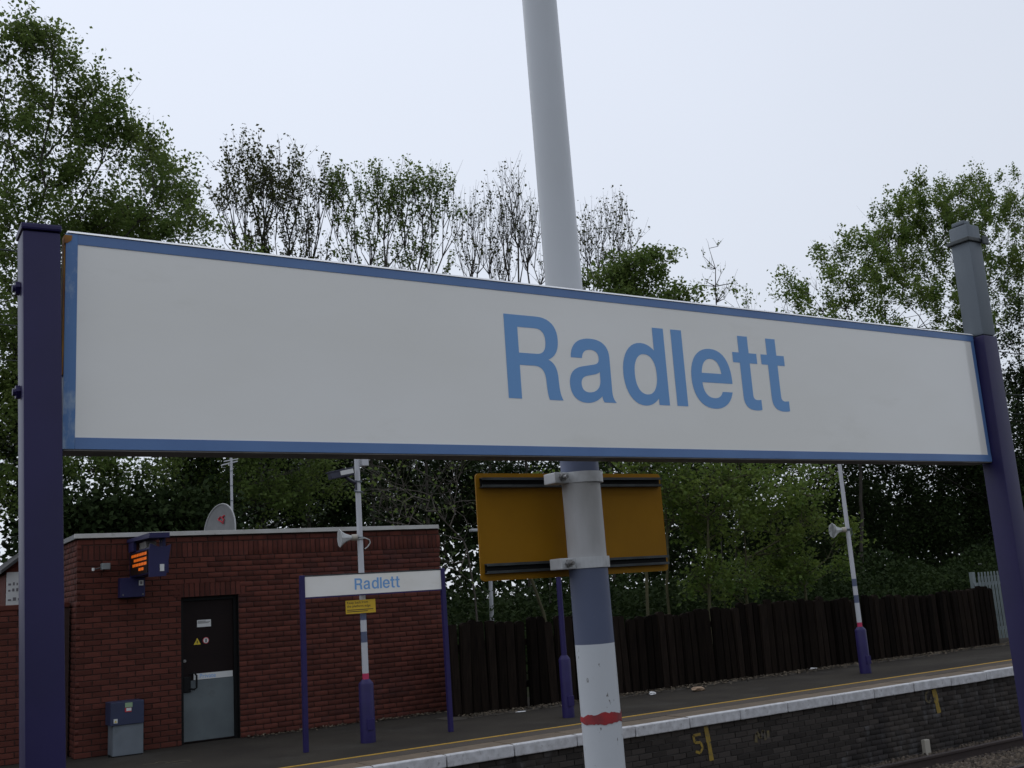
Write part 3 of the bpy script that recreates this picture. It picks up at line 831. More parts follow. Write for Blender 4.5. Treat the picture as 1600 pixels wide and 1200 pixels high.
for zz in (2.40, 2.31, 2.17):
    x = 2.02
    while x < 2.9:
        w = rk.uniform(.02, .06); m.box(x, x + w, KY - .0335, KY - .031, zz, zz + rk.uniform(.02, .05)); x += w + .025
m.build('board_print', M['ink_grey'], bo)['kind'] = 'stuff'

# ================================================================== COLUMNS ON THE OPPOSITE PLATFORM
def column(loc, top, bands, label, base_h=.74, base_r=.100, r=.043, rtop=.036, shaft=None, red=True, lean=0.0):
    x, y = loc
    t = thing('lamp_column', (x, y, 0), label, 'column', 'columns on the opposite platform')
    ln = rot_about((x, y, 0), 'Y', lean)
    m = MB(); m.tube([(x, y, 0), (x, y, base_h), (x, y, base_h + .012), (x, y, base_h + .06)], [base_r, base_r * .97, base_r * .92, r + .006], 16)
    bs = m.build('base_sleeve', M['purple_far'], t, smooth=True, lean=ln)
    m = MB(); m.box(x - .05, x + .05, y - base_r - .012, y - base_r + .03, .16, .30, .004); m.build('access_hatch', M['purple_far'], bs, lean=ln)
    z = base_h + .06
    segs = []
    if red: segs.append((z, z + .075, 'red_band')); z += .075
    for (za, zb) in bands:
        segs.append((z, za, shaft or 'pole_white')); segs.append((za, zb, 'band_blue')); z = zb
    segs.append((z, top, shaft or 'pole_white'))
    for (za, zb, mm) in segs:
        f = lambda zz: r + (rtop - r) * (zz - base_h) / (top - base_h)
        m = MB(); pts = [(x, y, za), (x, y, zb)]; rs = [f(za), f(zb)]
        if zb == top: pts.append((x, y, top + .02)); rs.append(f(top) * .5)
        m.tube(pts, rs, 16); m.build('shaft' if mm != 'band_blue' and mm != 'red_band' else 'painted_band', M[mm], t, smooth=True, lean=ln)
    return t
column((5.83, 13.36), 3.86, [(1.272, 1.413), (1.563, 1.66)], 'white platform column rising behind the small nameboard, with horn and camera', lean=-.004)
column((15.25, 13.20), 3.74, [(1.216, 1.35), (1.507, 1.638)], 'white column with two blue bands standing by the dark fence', lean=-.0, rtop=.034)
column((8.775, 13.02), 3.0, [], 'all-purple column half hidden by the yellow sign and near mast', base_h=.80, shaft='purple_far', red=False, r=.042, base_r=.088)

def horn(loc, axis, size, label):
    loc = Vector(loc); d = Vector(axis).normalized()
    t = thing('horn_loudspeaker', loc, label, 'loudspeaker', 'horn loudspeakers on columns')
    def P(s): return loc + d * s * size
    m = MB(); m.tube([P(.05), P(.34)], [.34 * size * .5, .34 * size * .5], 12); m.build('driver', M['horn_beige'], t, smooth=True)
    m = MB(); m.tube([P(.34), P(.5), P(.72), P(.88), P(1.0)], [.11 * size, .16 * size, .25 * size, .37 * size, .50 * size], 8, cap=False)
    m.tube([P(1.0), P(1.03), P(1.03), P(.99)], [.50 * size, .50 * size, .47 * size, .465 * size], 8, cap=False)
    m.build('bell', M['horn'], t)
    m = MB(); m.tube([P(.5), P(.72), P(.88), P(.995)], [.14 * size, .23 * size, .35 * size, .475 * size], 8, cap=False); m.build('bell_inside', M['horn_inside'], t)
    m = MB(); m.tube([P(.60), P(.70)], [.05 * size, .06 * size], 8); m.build('reflex_cone', M['horn_inside'], t)
    return t
h1 = horn((5.775, 13.33, 2.66), (-1, .12, -.02), .245, 'white horn loudspeaker on the column above the small nameboard')
m = MB(); m.tube([(5.78, 13.32, 2.64), (5.86, 13.29, 2.645), (5.93, 13.30, 2.62), (5.945, 13.31, 2.58), (5.91, 13.315, 2.53), (5.872, 13.33, 2.50)], .008, 6); m.build('cable', M['horn'], h1, smooth=True)
m = MB(); m.tube([(5.83, 13.36, 2.635), (5.83, 13.36, 2.665)], .05, 14); m.build('strap', M['galv'], h1)
h2 = horn((15.20, 13.19, 2.515), (-.95, .28, -.02), .27, 'white horn loudspeaker on the column by the dark fence')
m = MB(); m.tube([(15.25, 13.20, 2.49), (15.25, 13.20, 2.53)], .046, 14); m.tube([(15.20, 13.15, 2.52), (15.28, 13.14, 2.53), (15.31, 13.16, 2.44), (15.28, 13.18, 2.38)], .008, 6); m.build('strap', M['galv'], h2)
# CCTV camera with bracket
cv = thing('security_camera', (5.83, 13.36, 3.42), 'dark blue security camera angled down on the column above the roofline', 'camera')
rm = rot_about((5.53, 13.26, 3.51), 'Y', -.19)
MB().box(5.36, 5.70, 13.20, 13.31, 3.46, 3.55, .008, rot=rm).build('housing', M['camera_blue'], cv)
MB().box(5.345, 5.715, 13.19, 13.32, 3.551, 3.565, .003, rot=rm).build('sunshield', M['camera_blue'], cv)
MB().box(5.50, 5.69, 13.186, 13.199, 3.485, 3.545, rot=rm).build('white_label', M['sticker'], cv)
m = MB(); m.tube([(5.60, 13.27, 3.47), (5.70, 13.31, 3.42), (5.78, 13.345, 3.40)], .025, 8); m.tube([(5.79, 13.35, 3.30), (5.79, 13.35, 3.43)], .02, 8); m.build('bracket', M['camera_blue'], cv)
m = MB(); m.tube([(5.827, 13.36, 3.405), (5.827, 13.36, 3.425)], .05, 14); m.tube([(5.827, 13.36, 3.265), (5.827, 13.36, 3.28)], .05, 14); m.tube([(5.80, 13.31, 3.272), (5.74, 13.30, 3.28), (5.745, 13.30, 3.31)], .008, 6); m.build('clamp', M['galv'], cv)
jb = MB().box(5.87, 5.965, 13.30, 13.40, 3.63, 3.76, .006).build('junction_box', M['pole_white'])
tag(jb, 'small white box fixed to the column top beside the camera', 'box')

# ---- small nameboard on the opposite platform
SY = 13.25
ns = thing('station_nameboard', (5.96, SY, 0), 'small distant white nameboard on purple posts before the brick building', 'nameboard', 'station nameboards')
for (xa, xb, zt, ln) in ((4.905, 4.965, 2.185, .003), (6.965, 7.025, 2.19, -.004)):
    l2 = rot_about(((xa + xb) / 2, SY, 0), 'Y', ln)
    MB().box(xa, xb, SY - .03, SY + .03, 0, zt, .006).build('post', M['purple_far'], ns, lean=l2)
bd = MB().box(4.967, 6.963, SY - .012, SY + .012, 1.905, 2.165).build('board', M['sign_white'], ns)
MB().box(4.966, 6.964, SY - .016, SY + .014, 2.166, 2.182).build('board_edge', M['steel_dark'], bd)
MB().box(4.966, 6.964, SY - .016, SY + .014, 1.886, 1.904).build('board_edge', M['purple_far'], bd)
word(5.665, SY - .0135, 1.965, .146, M['sign_blue'], bd)

nc = thing('safety_notice', (5.76, 13.30, 1.66), 'yellow platform-edge safety notice on the column below the small nameboard', 'notice')
nb = MB().box(5.55, 5.975, 13.285, 13.295, 1.655, 1.83).build('plate', M['notice_yellow'], nc)
text('lettering', 'Keep back from\nthe platform edge', .047, M['ink'], nc, facing(5.565, 13.2835, 1.785))
for (zz, xe) in ((1.705, 5.94), (1.683, 5.86)):
    MB().box(5.565, xe, 13.2835, 13.2845, zz - .005, zz + .004).build('print_line', M['ink'], nc)
m = MB(); m.box(5.72, 5.90, 13.296, 13.306, 1.70, 1.72); m.box(5.72, 5.90, 13.296, 13.306, 1.77, 1.79); m.build('channel', M['galv'], nc)

# ================================================================== TIMBER FENCE AND PALISADE
FY = 14.75
fn = thing('timber_fence', (14.4, FY, 0), 'near-black timber fence of rough upright boards behind the platform', 'fence')
rf_ = random.Random(11)
def paling(w, h, t, top):
    n = 7
    V, F = [], []
    prof = [(-w / 2, 0), (w / 2, 0), (w / 2, h - top * w * .35)]
    for k in range(1, n):
        a = PI * k / n
        prof.append((w / 2 * math.cos(a), h - top * w * .35 + top * w * .35 * math.sin(a)))
    prof.append((-w / 2, h - top * w * .35))
    m = MB(); m.prism(prof, 'y', 0, t)
    bmesh.ops.bevel(m.bm, geom=[e for e in m.bm.edges if abs(e.verts[0].co.y) < 1e-6 and abs(e.verts[1].co.y) < 1e-6], offset=.018, segments=2, affect='EDGES')
    bmesh.ops.recalc_face_normals(m.bm, faces=m.bm.faces[:])
    me = bpy.data.meshes.new('paling'); m.bm.to_mesh(me); m.bm.free(); me.materials.append(M['fence_wood'])
    return me
pal = [paling(rf_.uniform(.15, .21), 1.0, rf_.uniform(.06, .10), rf_.uniform(.2, .9)) for k in range(9)]
x = 7.86
while x < 21.45:
    me = pal[rf_.randrange(9)]
    w = me.vertices[1].co.x - me.vertices[0].co.x
    w = max(v.co.x for v in me.vertices) * 2
    hh = 1.30 + .05 * math.sin(x * .9) + rf_.uniform(-.05, .05) + (.05 if x < 9 else 0) - (.06 if x > 15 else 0)
    o = bpy.data.objects.new('paling', me); COL.objects.link(o); o.parent = fn
    o.location = Vector((x + w / 2, FY + rf_.uniform(-.02, .02), 0)) - fn.location
    o.scale = (1, 1, hh)
    o.rotation_euler = (rf_.uniform(-.012, .012), rf_.uniform(-.028, .028), rf_.uniform(-.12, .12))
    x += w + rf_.uniform(.0, .012) + (.075 if abs(x - 9.05) < .12 else 0)
for zz in (.35, 1.0):
    MB().box(7.86, 21.45, FY + .125, FY + .20, zz - .05, zz + .05).build('rail', M['fence_wood'], fn)
xp = 7.95
while xp < 21.45:
    MB().box(xp, xp + .1, FY + .201, FY + .30, 0, 1.2).build('post', M['fence_wood'], fn); xp += 2.2
PY = 15.1
pf = thing('palisade_fence', (22.3, PY, 0), 'galvanised steel palisade fence at the far end of the timber fence', 'fence')
k = PY / 14.9
x = 21.22
MB().box(21.33, 21.44, PY + .02, PY + .10, 0, 1.57, .004).build('post', M['galv_light'], pf)
for zz in (1.30, .30):
    MB().box(21.33, 26, PY - .008, PY + .0195, zz - .035, zz + .035).build('rail', M['galv_light'], pf)
def pale():
    m = MB(); w = .034
    prof = [(-w, .012), (-w * .45, .0), (-w * .25, -.018), (w * .25, -.018), (w * .45, 0), (w, .012), (w * .5, .006), (0, -.012), (-w * .5, .006)]
    for (z0_, z1_) in ((.08, 1.47),): m.prism(prof, 'z', z0_, z1_)
    m.bm.faces.ensure_lookup_table()
    m.prism([(p[0] * .45, p[1]) for p in prof], 'z', 1.471, 1.56)
    bmesh.ops.recalc_face_normals(m.bm, faces=m.bm.faces[:])
    me = bpy.data.meshes.new('pale'); m.bm.to_mesh(me); m.bm.free(); me.materials.append(M['galv_light']); return me
pm = pale(); x = 21.50
while x < 25.5:
    o = bpy.data.objects.new('pale', pm); COL.objects.link(o); o.parent = pf; o.location = Vector((x, PY - .028, 0)) - pf.location
    x += .115

# ---- street lamp beyond the fence
sl = thing('street_lamp', (11.1, 19.0, 0), 'thin white street lamp standing beyond the timber fence', 'street lamp')
m = MB(); m.tube([(11.1, 19, 0), (11.1, 19, 1.2), (11.15, 19, 3.0), (11.12, 19, 3.08)], [.06, .045, .035, .03], 10); m.build('pole', M['pole_white'], sl, smooth=True)
m = MB(); m.tube([(11.13, 19, 3.07), (10.95, 19, 3.12)], .018, 8); m.build('arm', M['pole_white'], sl)
m = MB(); m.box(10.72, 10.97, 18.93, 19.07, 3.07, 3.13, .02); m.build('lantern', M['pole_white'], sl)
mark_y = [stroke([(3.17, 14.22), (3.30, 14.16), (3.36, 14.24), (3.47, 14.17)], .03), stroke([(3.40, 14.05), (3.62, 14.10), (3.70, 13.98)], .03), stroke([(3.45, 13.9), (3.68, 13.86)], .03)]
m = MB()
for g_ in mark_y:
    for pl in g_: m.quad(*[(p[0], p[1], .003) for p in pl])
m.build('paint_scribble', M['mark_faint'], plat)
# ---- litter
def crumple(name, P, size, material, label, seed):
    r = random.Random(seed); m = MB()
    bmesh.ops.create_icosphere(m.bm, subdivisions=2, radius=1)
    for v in m.bm.verts:
        k = r.uniform(.55, 1.1)
        v.co = Vector((P[0] + v.co.x * size[0] * k, P[1] + v.co.y * size[1] * k, max(.006, size[2] * .7 + v.co.z * size[2] * k)))
    return tag(m.build(name, material), label, 'litter', 'litter along the fence')
crumple('litter', gp(1019, 1086), (.075, .05, .035), M['litter_white'], 'crumpled white paper on the platform near the mast', 1)
crumple('litter', gp(1090, 1080), (.17, .08, .045), M['litter_tan'], 'flattened tan paper scrap lying below the fence', 2)
crumple('litter', gp(1271, 1047), (.10, .05, .03), M['litter_white'], 'white litter at the fence foot left of the banded column', 3)
crumple('litter', gp(813, 1113), (.10, .05, .012), M['litter_white'], 'flat white scrap at the fence foot left of the purple column', 5)
st = MB(); st.box(14.13, 14.25, 11.26, 11.33, -1.10, -.84, .008); o = st.build('marker_stub', M['horn_beige']); tag(o, 'short pale marker stub between the rail and platform wall', 'marker')

def scatter_quads(n, fx, fy, fz, size, seed):
    r = np.random.default_rng(seed)
    c = np.stack([fx(r, n), fy(r, n), np.zeros(n)], 1); c[:, 2] = fz(r, n)
    a = r.uniform(0, 2 * PI, n); s = r.uniform(size * .5, size, n)
    u = np.stack([np.cos(a), np.sin(a), r.uniform(-.3, .6, n)], 1) * s[:, None]
    v = np.stack([-np.sin(a), np.cos(a), r.uniform(-.3, .6, n)], 1) * s[:, None] * .6
    V = np.stack([c - u, c - v, c + u, c + v], 1)
    V[:, :, 2] = np.maximum(V[:, :, 2], .006)
    return V.reshape(-1, 3), np.arange(4 * n).reshape(-1, 4)
V, F = scatter_quads(5200, lambda r, n: r.uniform(7.9, 22, n), lambda r, n: 14.72 - np.abs(r.normal(0, .17, n)), lambda r, n: r.uniform(.008, .03, n), .028, 5)
tag(finish('leaf_litter', mesh_np('leaf_litter', V, F), M['litter']), 'brown leaf litter along the foot of the fence', 'leaves', kind='stuff')
V, F = scatter_quads(500, lambda r, n: r.uniform(4.9, 8.2, n), lambda r, n: 15.62 - np.abs(r.normal(0, .12, n)), lambda r, n: r.uniform(.008, .03, n), .028, 6)
tag(finish('leaf_litter', mesh_np('leaf_litter', V, F), M['litter']), 'brown leaf litter at the foot of the brick building', 'leaves', kind='stuff')

# ================================================================== NEAR NAMEBOARD (in front of the camera)
PYF, PYB = 1.45, 1.503
nb_ = thing('station_nameboard', (1.24, 1.475, 0), 'large white nameboard with blue border across the foreground between purple posts', 'nameboard', 'station nameboards')
def rpost(x0_, x1_, z0_, z1_, material, lean, name='post'):
    b = MB(); b.box(x0_, x1_, PYF, PYB, z0_, z1_, .004); return b.build(name, material, nb_, smooth=True, lean=rot_about((x0_, PYF, 2.1), 'Y', lean))
LL = -.026
lp = rpost(.1735, .2205, 0, 2.292, M['purple'], LL)
b = MB(); b.box(.1715, .2220, PYF - .003, PYB + .003, 2.2925, 2.302, .003); b.build('post_cap', M['purple'], lp, lean=rot_about((.1735, PYF, 2.1), 'Y', LL))
for zz in (2.218, 2.078):
    b = MB(); b.tube([(.1730, 1.476, zz), (.1675, 1.476, zz)], .0095, 6); b.tube([(.1675, 1.476, zz), (.164, 1.476, zz)], .005, 8)
    b.build('bolt', M['purple'], lp, lean=rot_about((.1735, PYF, 2.1), 'Y', LL))
RL = .006
rp = rpost(2.2175, 2.270, 0, 2.300, M['purple'], RL)
b = MB(); b.box(2.219, 2.2685, PYF + .001, PYB - .001, 2.3005, 2.575, .006); ex = b.build('bare_post_top', M['galv'], nb_, smooth=True, lean=rot_about((2.2175, PYF, 2.1), 'Y', RL))
b = MB(); b.box(2.214, 2.2735, PYF - .004, PYB + .004, 2.530, 2.540, .002); b.box(2.262, 2.285, PYF - .010, PYF - .0045, 2.524, 2.546, .003); b.build('strap_clamp', M['steel_dark'], ex)
b = MB(); b.box(2.224, 2.250, PYF + .010, PYB - .010, 2.5755, 2.586, .003); b.build('post_plug', M['galv'], ex)
# board
bx0, bx1, bz0, bz1 = .226, 2.2165, 1.78 + .2245, 1.78 + .5235
BF = 1.475
BW = .0155
bo_ = MB().box(bx0 + BW, bx1 - .012, BF + .001, BF + .016, bz0 + BW, bz1 - BW).build('board', M['sign_white'], nb_)
MB().box(bx0 + BW, bx1 - .001, BF, BF + .022, bz1 - BW, bz1 - .0012).build('border', M['sign_border'], bo_)
MB().box(bx0 + BW, bx1 - .001, BF, BF + .022, bz0, bz0 + BW).build('border', M['sign_border'], bo_)
MB().box(bx0, bx0 + BW - .0003, BF, BF + .022, bz0, bz1 - .001).build('border', M['border_worn'], bo_)
MB().box(bx1 - .0119, bx1 - .001, BF + .0005, BF + .0215, bz0 + BW + .0002, bz1 - BW - .0002).build('border', M['sign_border'], bo_)
MB().prism([(BF - .0016, bz1 - .0004), (BF + .0022, bz1 + .0034), (BF + .023, bz1 + .0034), (BF + .023, bz1 - .0004)], 'x', bx0 + .002, bx1 - .001).build('top_edge', M['alu_edge'], bo_)
MB().box(bx0 + .002, bx1 - .002, BF + .0012, BF + .050, bz0 - .0022, bz0 - .0002).build('bottom_edge', M['alu_dark'], bo_)
MB().box(bx0 - .0022, bx0 - .0003, BF + .001, BF + .018, bz0 + .10, bz1 - .004).build('rust_strip', M['rust'], bo_)
b = MB(); b.prism([(bx0 - .002, bz1 - .004), (bx0 + .008, bz1 - .004), (bx0 + .007, bz1 - .011), (bx0 + .002, bz1 - .015), (bx0 - .002, bz1 - .016)], 'y', BF - .0012, BF - .0002); b.build('rust_patch', M['rust'], bo_)
word(.230 + .691, BF + .0006, bz0 + .0965, .1465, M['sign_blue'], bo_)

# ================================================================== NEAR MAST AND YELLOW SIGN
MX, MY, MR = 1.2185, 1.70, .0380
ma = thing('lamp_mast', (MX, MY, 0), 'tall white mast with blue bands and red tape behind the big nameboard', 'mast')
lnm = rot_about((MX, MY, 1.65), 'Y', -.0095)
def mast_seg(z0_, z1_, mname, part, r0=MR, r1=MR):
    m = MB(); m.tube([(MX, MY, z0_), (MX, MY, z1_)], [r0, r1], 32, cap=False); return m.build(part, M[mname], ma, smooth=True, lean=lnm)
mast_seg(1.565, 1.676, 'mast_chip', 'shaft'); mast_seg(.78, 1.565, 'mast_chip', 'shaft')
mast_seg(1.676, 1.822, 'band_blue', 'painted_band')
mast_seg(1.822, 1.988, 'mast_grime', 'shaft')
mast_seg(1.988, 2.14, 'band_blue', 'painted_band')
mast_seg(2.14, 5.2, 'mast_white', 'shaft', MR, .0355)
m = MB(); m.tube([(MX, MY, 0), (MX, MY, .76), (MX, MY, .80)], [.105, .10, MR + .002], 24); m.build('base_sleeve', M['purple'], ma, smooth=True, lean=lnm)
m = MB(); m.tube([(MX, MY, 5.2), (MX, MY, 5.26)], [.037, .025], 24); m.build('mast_cap', M['mast_white'], ma, smooth=True, lean=lnm)
# torn red tape: ragged ring
m = MB(); n = 64; rt = random.Random(2)
tr_, br2 = [], []
wt = wb = 0
for k in range(n):
    a = 2 * PI * k / n
    wt = .8 * wt + rt.uniform(-.0022, .0022); wb = .7 * wb + rt.uniform(-.0016, .0016)
    up = .006 * (.82 * math.cos(a) - .57 * math.sin(a)) + wt
    tr_.append(m.bm.verts.new((MX + (MR + .0012) * math.cos(a), MY + (MR + .0012) * math.sin(a), 1.5475 + up)))
    br2.append(m.bm.verts.new((MX + (MR + .0012) * math.cos(a), MY + (MR + .0012) * math.sin(a), 1.5315 + wb)))
for k in range(n): m.bm.faces.new((br2[k], br2[(k + 1) % n], tr_[(k + 1) % n], tr_[k]))
m.build('red_tape', M['red_tape'], ma, smooth=True, lean=lnm)

YS = MY + MR + .035
ys = thing('yellow_sign', (1.235, YS, 1.80), 'back of a yellow sign plate clamped to the near mast', 'sign')
x0_, x1_, z0_, z1_ = 1.018, 1.478, 1.806, 2.013
k = YS / 1.77
m = MB()
poly = []
for (cx, cz, a0) in ((x1_ - .008, z1_ - .008, 0), (x0_ + .008, z1_ - .008, PI / 2), (x0_ + .008, z0_ + .008, PI), (x1_ - .008, z0_ + .008, 1.5 * PI)):
    for j in range(5):
        a = a0 + j * PI / 8; poly.append((cx + .008 * math.cos(a), cz + .008 * math.sin(a)))
m.prism(poly, 'y', YS, YS + .003); m.build('plate', M['yellow_back'], ys)
for zc in (1.994, 1.829):
    m = MB()
    m.box(x0_ + .008, x1_ - .006, YS - .013, YS - .011, zc + .0045, zc + .0095); m.box(x0_ + .008, x1_ - .006, YS - .013, YS - .011, zc - .0095, zc - .0045)
    m.box(x0_ + .008, x1_ - .006, YS - .011, YS - .0005, zc + .0075, zc + .0095); m.box(x0_ + .008, x1_ - .006, YS - .011, YS - .0005, zc - .0095, zc - .0075)
    m.build('channel', M['steel_dark'], ys)
    MB().box(x0_ + .009, x1_ - .007, YS - .004, YS - .0006, zc - .0072, zc + .0072).build('recess_shade_fill', M['frame_black'], ys)  # black backing fill: the channel recess's shade put into its colour
for zc in (1.994, 1.829):
    m = MB(); n = 32
    for (ra, rb) in ((MR + .001, MR + .0035),):
        R0 = [[m.bm.verts.new((MX + r_ * math.cos(2 * PI * j / n), MY + r_ * math.sin(2 * PI * j / n), zc + s)) for j in range(n)] for (r_, s) in ((ra, -.0105), (rb, -.0105), (rb, .0105), (ra, .0105))]
        for i in range(4):
            for j in range(n): m.bm.faces.new((R0[i][j], R0[i][(j + 1) % n], R0[(i + 1) % 4][(j + 1) % n], R0[(i + 1) % 4][j]))
    m.box(MX - MR - .034, MX - MR + .0, MY - .012, MY + .028, zc - .0105, zc + .0105, .002)
    cl = m.build('clamp', M['clamp'], ys)
    m = MB(); m.tube([(MX - MR - .018, MY - .0125, zc), (MX - MR - .018, MY - .020, zc)], .0075, 6); m.tube([(MX - MR - .018, MY - .020, zc), (MX - MR - .018, MY - .030, zc)], .0038, 10); m.build('clamp_bolt', M['bolt'], cl)

# overhead wires above the tracks
for i, (px_, py_, Y) in enumerate(((15, 391, 6.45), (15, 508, 9.9), (15, 563, 13.5))):
    P = wp(px_, py_, Y)
    m = MB(); m.tube([(-60, Y, P[2]), (120, Y, P[2])], .005, 5, cap=False)
    o = m.build('overhead_wire', M['steel_dark'])
    tag(o, ['thin overhead wire, topmost of those left of the purple post', 'thin overhead wire, middle one left of the purple post', 'thin overhead wire, lowest one left of the purple post'][i], 'wire', 'overhead wires')

# ================================================================== TREES
def tube_segments(A, B, ra, rb, sides):
    n = len(A); d = B - A; ln = np.linalg.norm(d, axis=1, keepdims=True); d = d / np.maximum(ln, 1e-6)
    ref = np.where(np.abs(d[:, 2:3]) < .9, np.array([[0, 0, 1.0]]), np.array([[1.0, 0, 0]]))
    u = np.cross(d, ref); u /= np.linalg.norm(u, axis=1, keepdims=True); v = np.cross(d, u)
    t = np.arange(sides) * 2 * PI / sides
    c = np.cos(t)[None, :, None] * u[:, None] + np.sin(t)[None, :, None] * v[:, None]
    V = np.concatenate([A[:, None] + c * ra[:, None, None], B[:, None] + c * rb[:, None, None]], 1).reshape(-1, 3)
    k = np.arange(sides)
    q = np.stack([k, (k + 1) % sides, sides + (k + 1) % sides, sides + k], 1)
    F = (np.arange(n)[:, None, None] * 2 * sides + q[None]).reshape(-1, 4)
    return V, F

def merge(parts):
    Vs, Fs, off = [], [], 0
    for V, F in parts:
        Vs.append(V); Fs.append(F + off); off += len(V)
    return np.vstack(Vs), np.vstack(Fs)

def leaf_quads(c, size, r, up=.5, droop=0.0):
    n = len(c)
    nrm = r.normal(0, 1, (n, 3)); nrm[:, 2] = np.abs(nrm[:, 2]) * (1 - up) + up * 1.2
    nrm /= np.linalg.norm(nrm, axis=1, keepdims=True)
    a = r.normal(0, 1, (n, 3)); a[:, 2] -= droop
    u = a - nrm * (a * nrm).sum(1, keepdims=True); u /= np.linalg.norm(u, axis=1, keepdims=True)
    v = np.cross(nrm, u)
    s = (size * r.uniform(.6, 1.25, n))[:, None]
    u = u * s * .5; v = v * s * .34
    V = np.stack([c - u, c + v + nrm * s * .08 - u * .1, c + u, c - v + nrm * s * .08 - u * .1], 1).reshape(-1, 3)
    return V, np.arange(4 * n).reshape(-1, 4)

def skeleton(trunk, att, r, alpha=.35, seg=.5, bow=.12, jit=.06):
    P = [np.array(trunk[0], float)]; par = [-1]; path = [0.0]
    for a, b in zip(trunk[:-1], trunk[1:]):
        a = np.array(a, float); b = np.array(b, float); k = max(1, int(np.linalg.norm(b - a) / seg))
        for i in range(1, k + 1):
            P.append(a + (b - a) * i / k + r.normal(0, jit * .3, 3) * (i < k)); par.append(len(P) - 2); path.append(path[-1] + np.linalg.norm(P[-1] - P[-2]))
    nt0 = len(P)
    top = P[-1]
    buf = np.zeros((len(P) + len(att) * 14, 3)); buf[:len(P)] = P
    pb = np.zeros(len(buf)); pb[:len(P)] = path
    n = len(P)
    lowok = max(1, nt0 // 3)
    att = att[np.argsort(np.linalg.norm(att - top, axis=1))]
    for p in att:
        d = np.linalg.norm(buf[lowok:n] - p, axis=1)
        down = np.maximum(0, buf[lowok:n, 2] - p[2] + .15 * d)
        q = lowok + int(np.argmin(d + alpha * pb[lowok:n] + 1.2 * down))
        a = buf[q]; L_ = np.linalg.norm(p - a)
        k = min(13, max(1, int(L_ / seg)))
        prev = q
        side = r.normal(0, 1, 3) * bow * .5 * L_; side[2] = abs(side[2]) * .2 - bow * .25 * L_
        for i in range(1, k + 1):
            t = i / k
            pos = a + (p - a) * t + side * math.sin(PI * t) * .5 + r.normal(0, jit, 3) * (i < k)
            buf[n] = pos; pb[n] = pb[prev] + np.linalg.norm(pos - buf[prev]); par.append(prev); prev = n; n += 1
    return buf[:n], np.array(par), nt0

def blob_points(blobs, Y, n, r, depth=.8, surf=.5):
    """blobs: photo-space ellipses (cx, cy, rx, ry) put at depth Y; points spread through their volumes"""
    area = np.array([b[2] * b[3] for b in blobs], float); area /= area.sum()
    out = []
    for b, w in zip(blobs, area):
        c = wp(b[0], b[1], Y + (b[4] if len(b) > 4 else 0))
        ex = np.linalg.norm(to_px(c + [.5, 0, 0]) - to_px(c - [.5, 0, 0])); ez = np.linalg.norm(to_px(c + [0, 0, .5]) - to_px(c - [0, 0, .5]))
        rx, rz = b[2] / ex, b[3] / ez; ry = depth * math.sqrt(rx * rz)
        k = max(1, int(round(n * w)))
        d = r.normal(0, 1, (k, 3)); d /= np.linalg.norm(d, axis=1, keepdims=True)
        rad = r.uniform(0, 1, k) ** (1 / (2 + 2 * surf))
        out.append(c + d * rad[:, None] * np.array([rx, ry, rz]))
    return np.vstack(out)

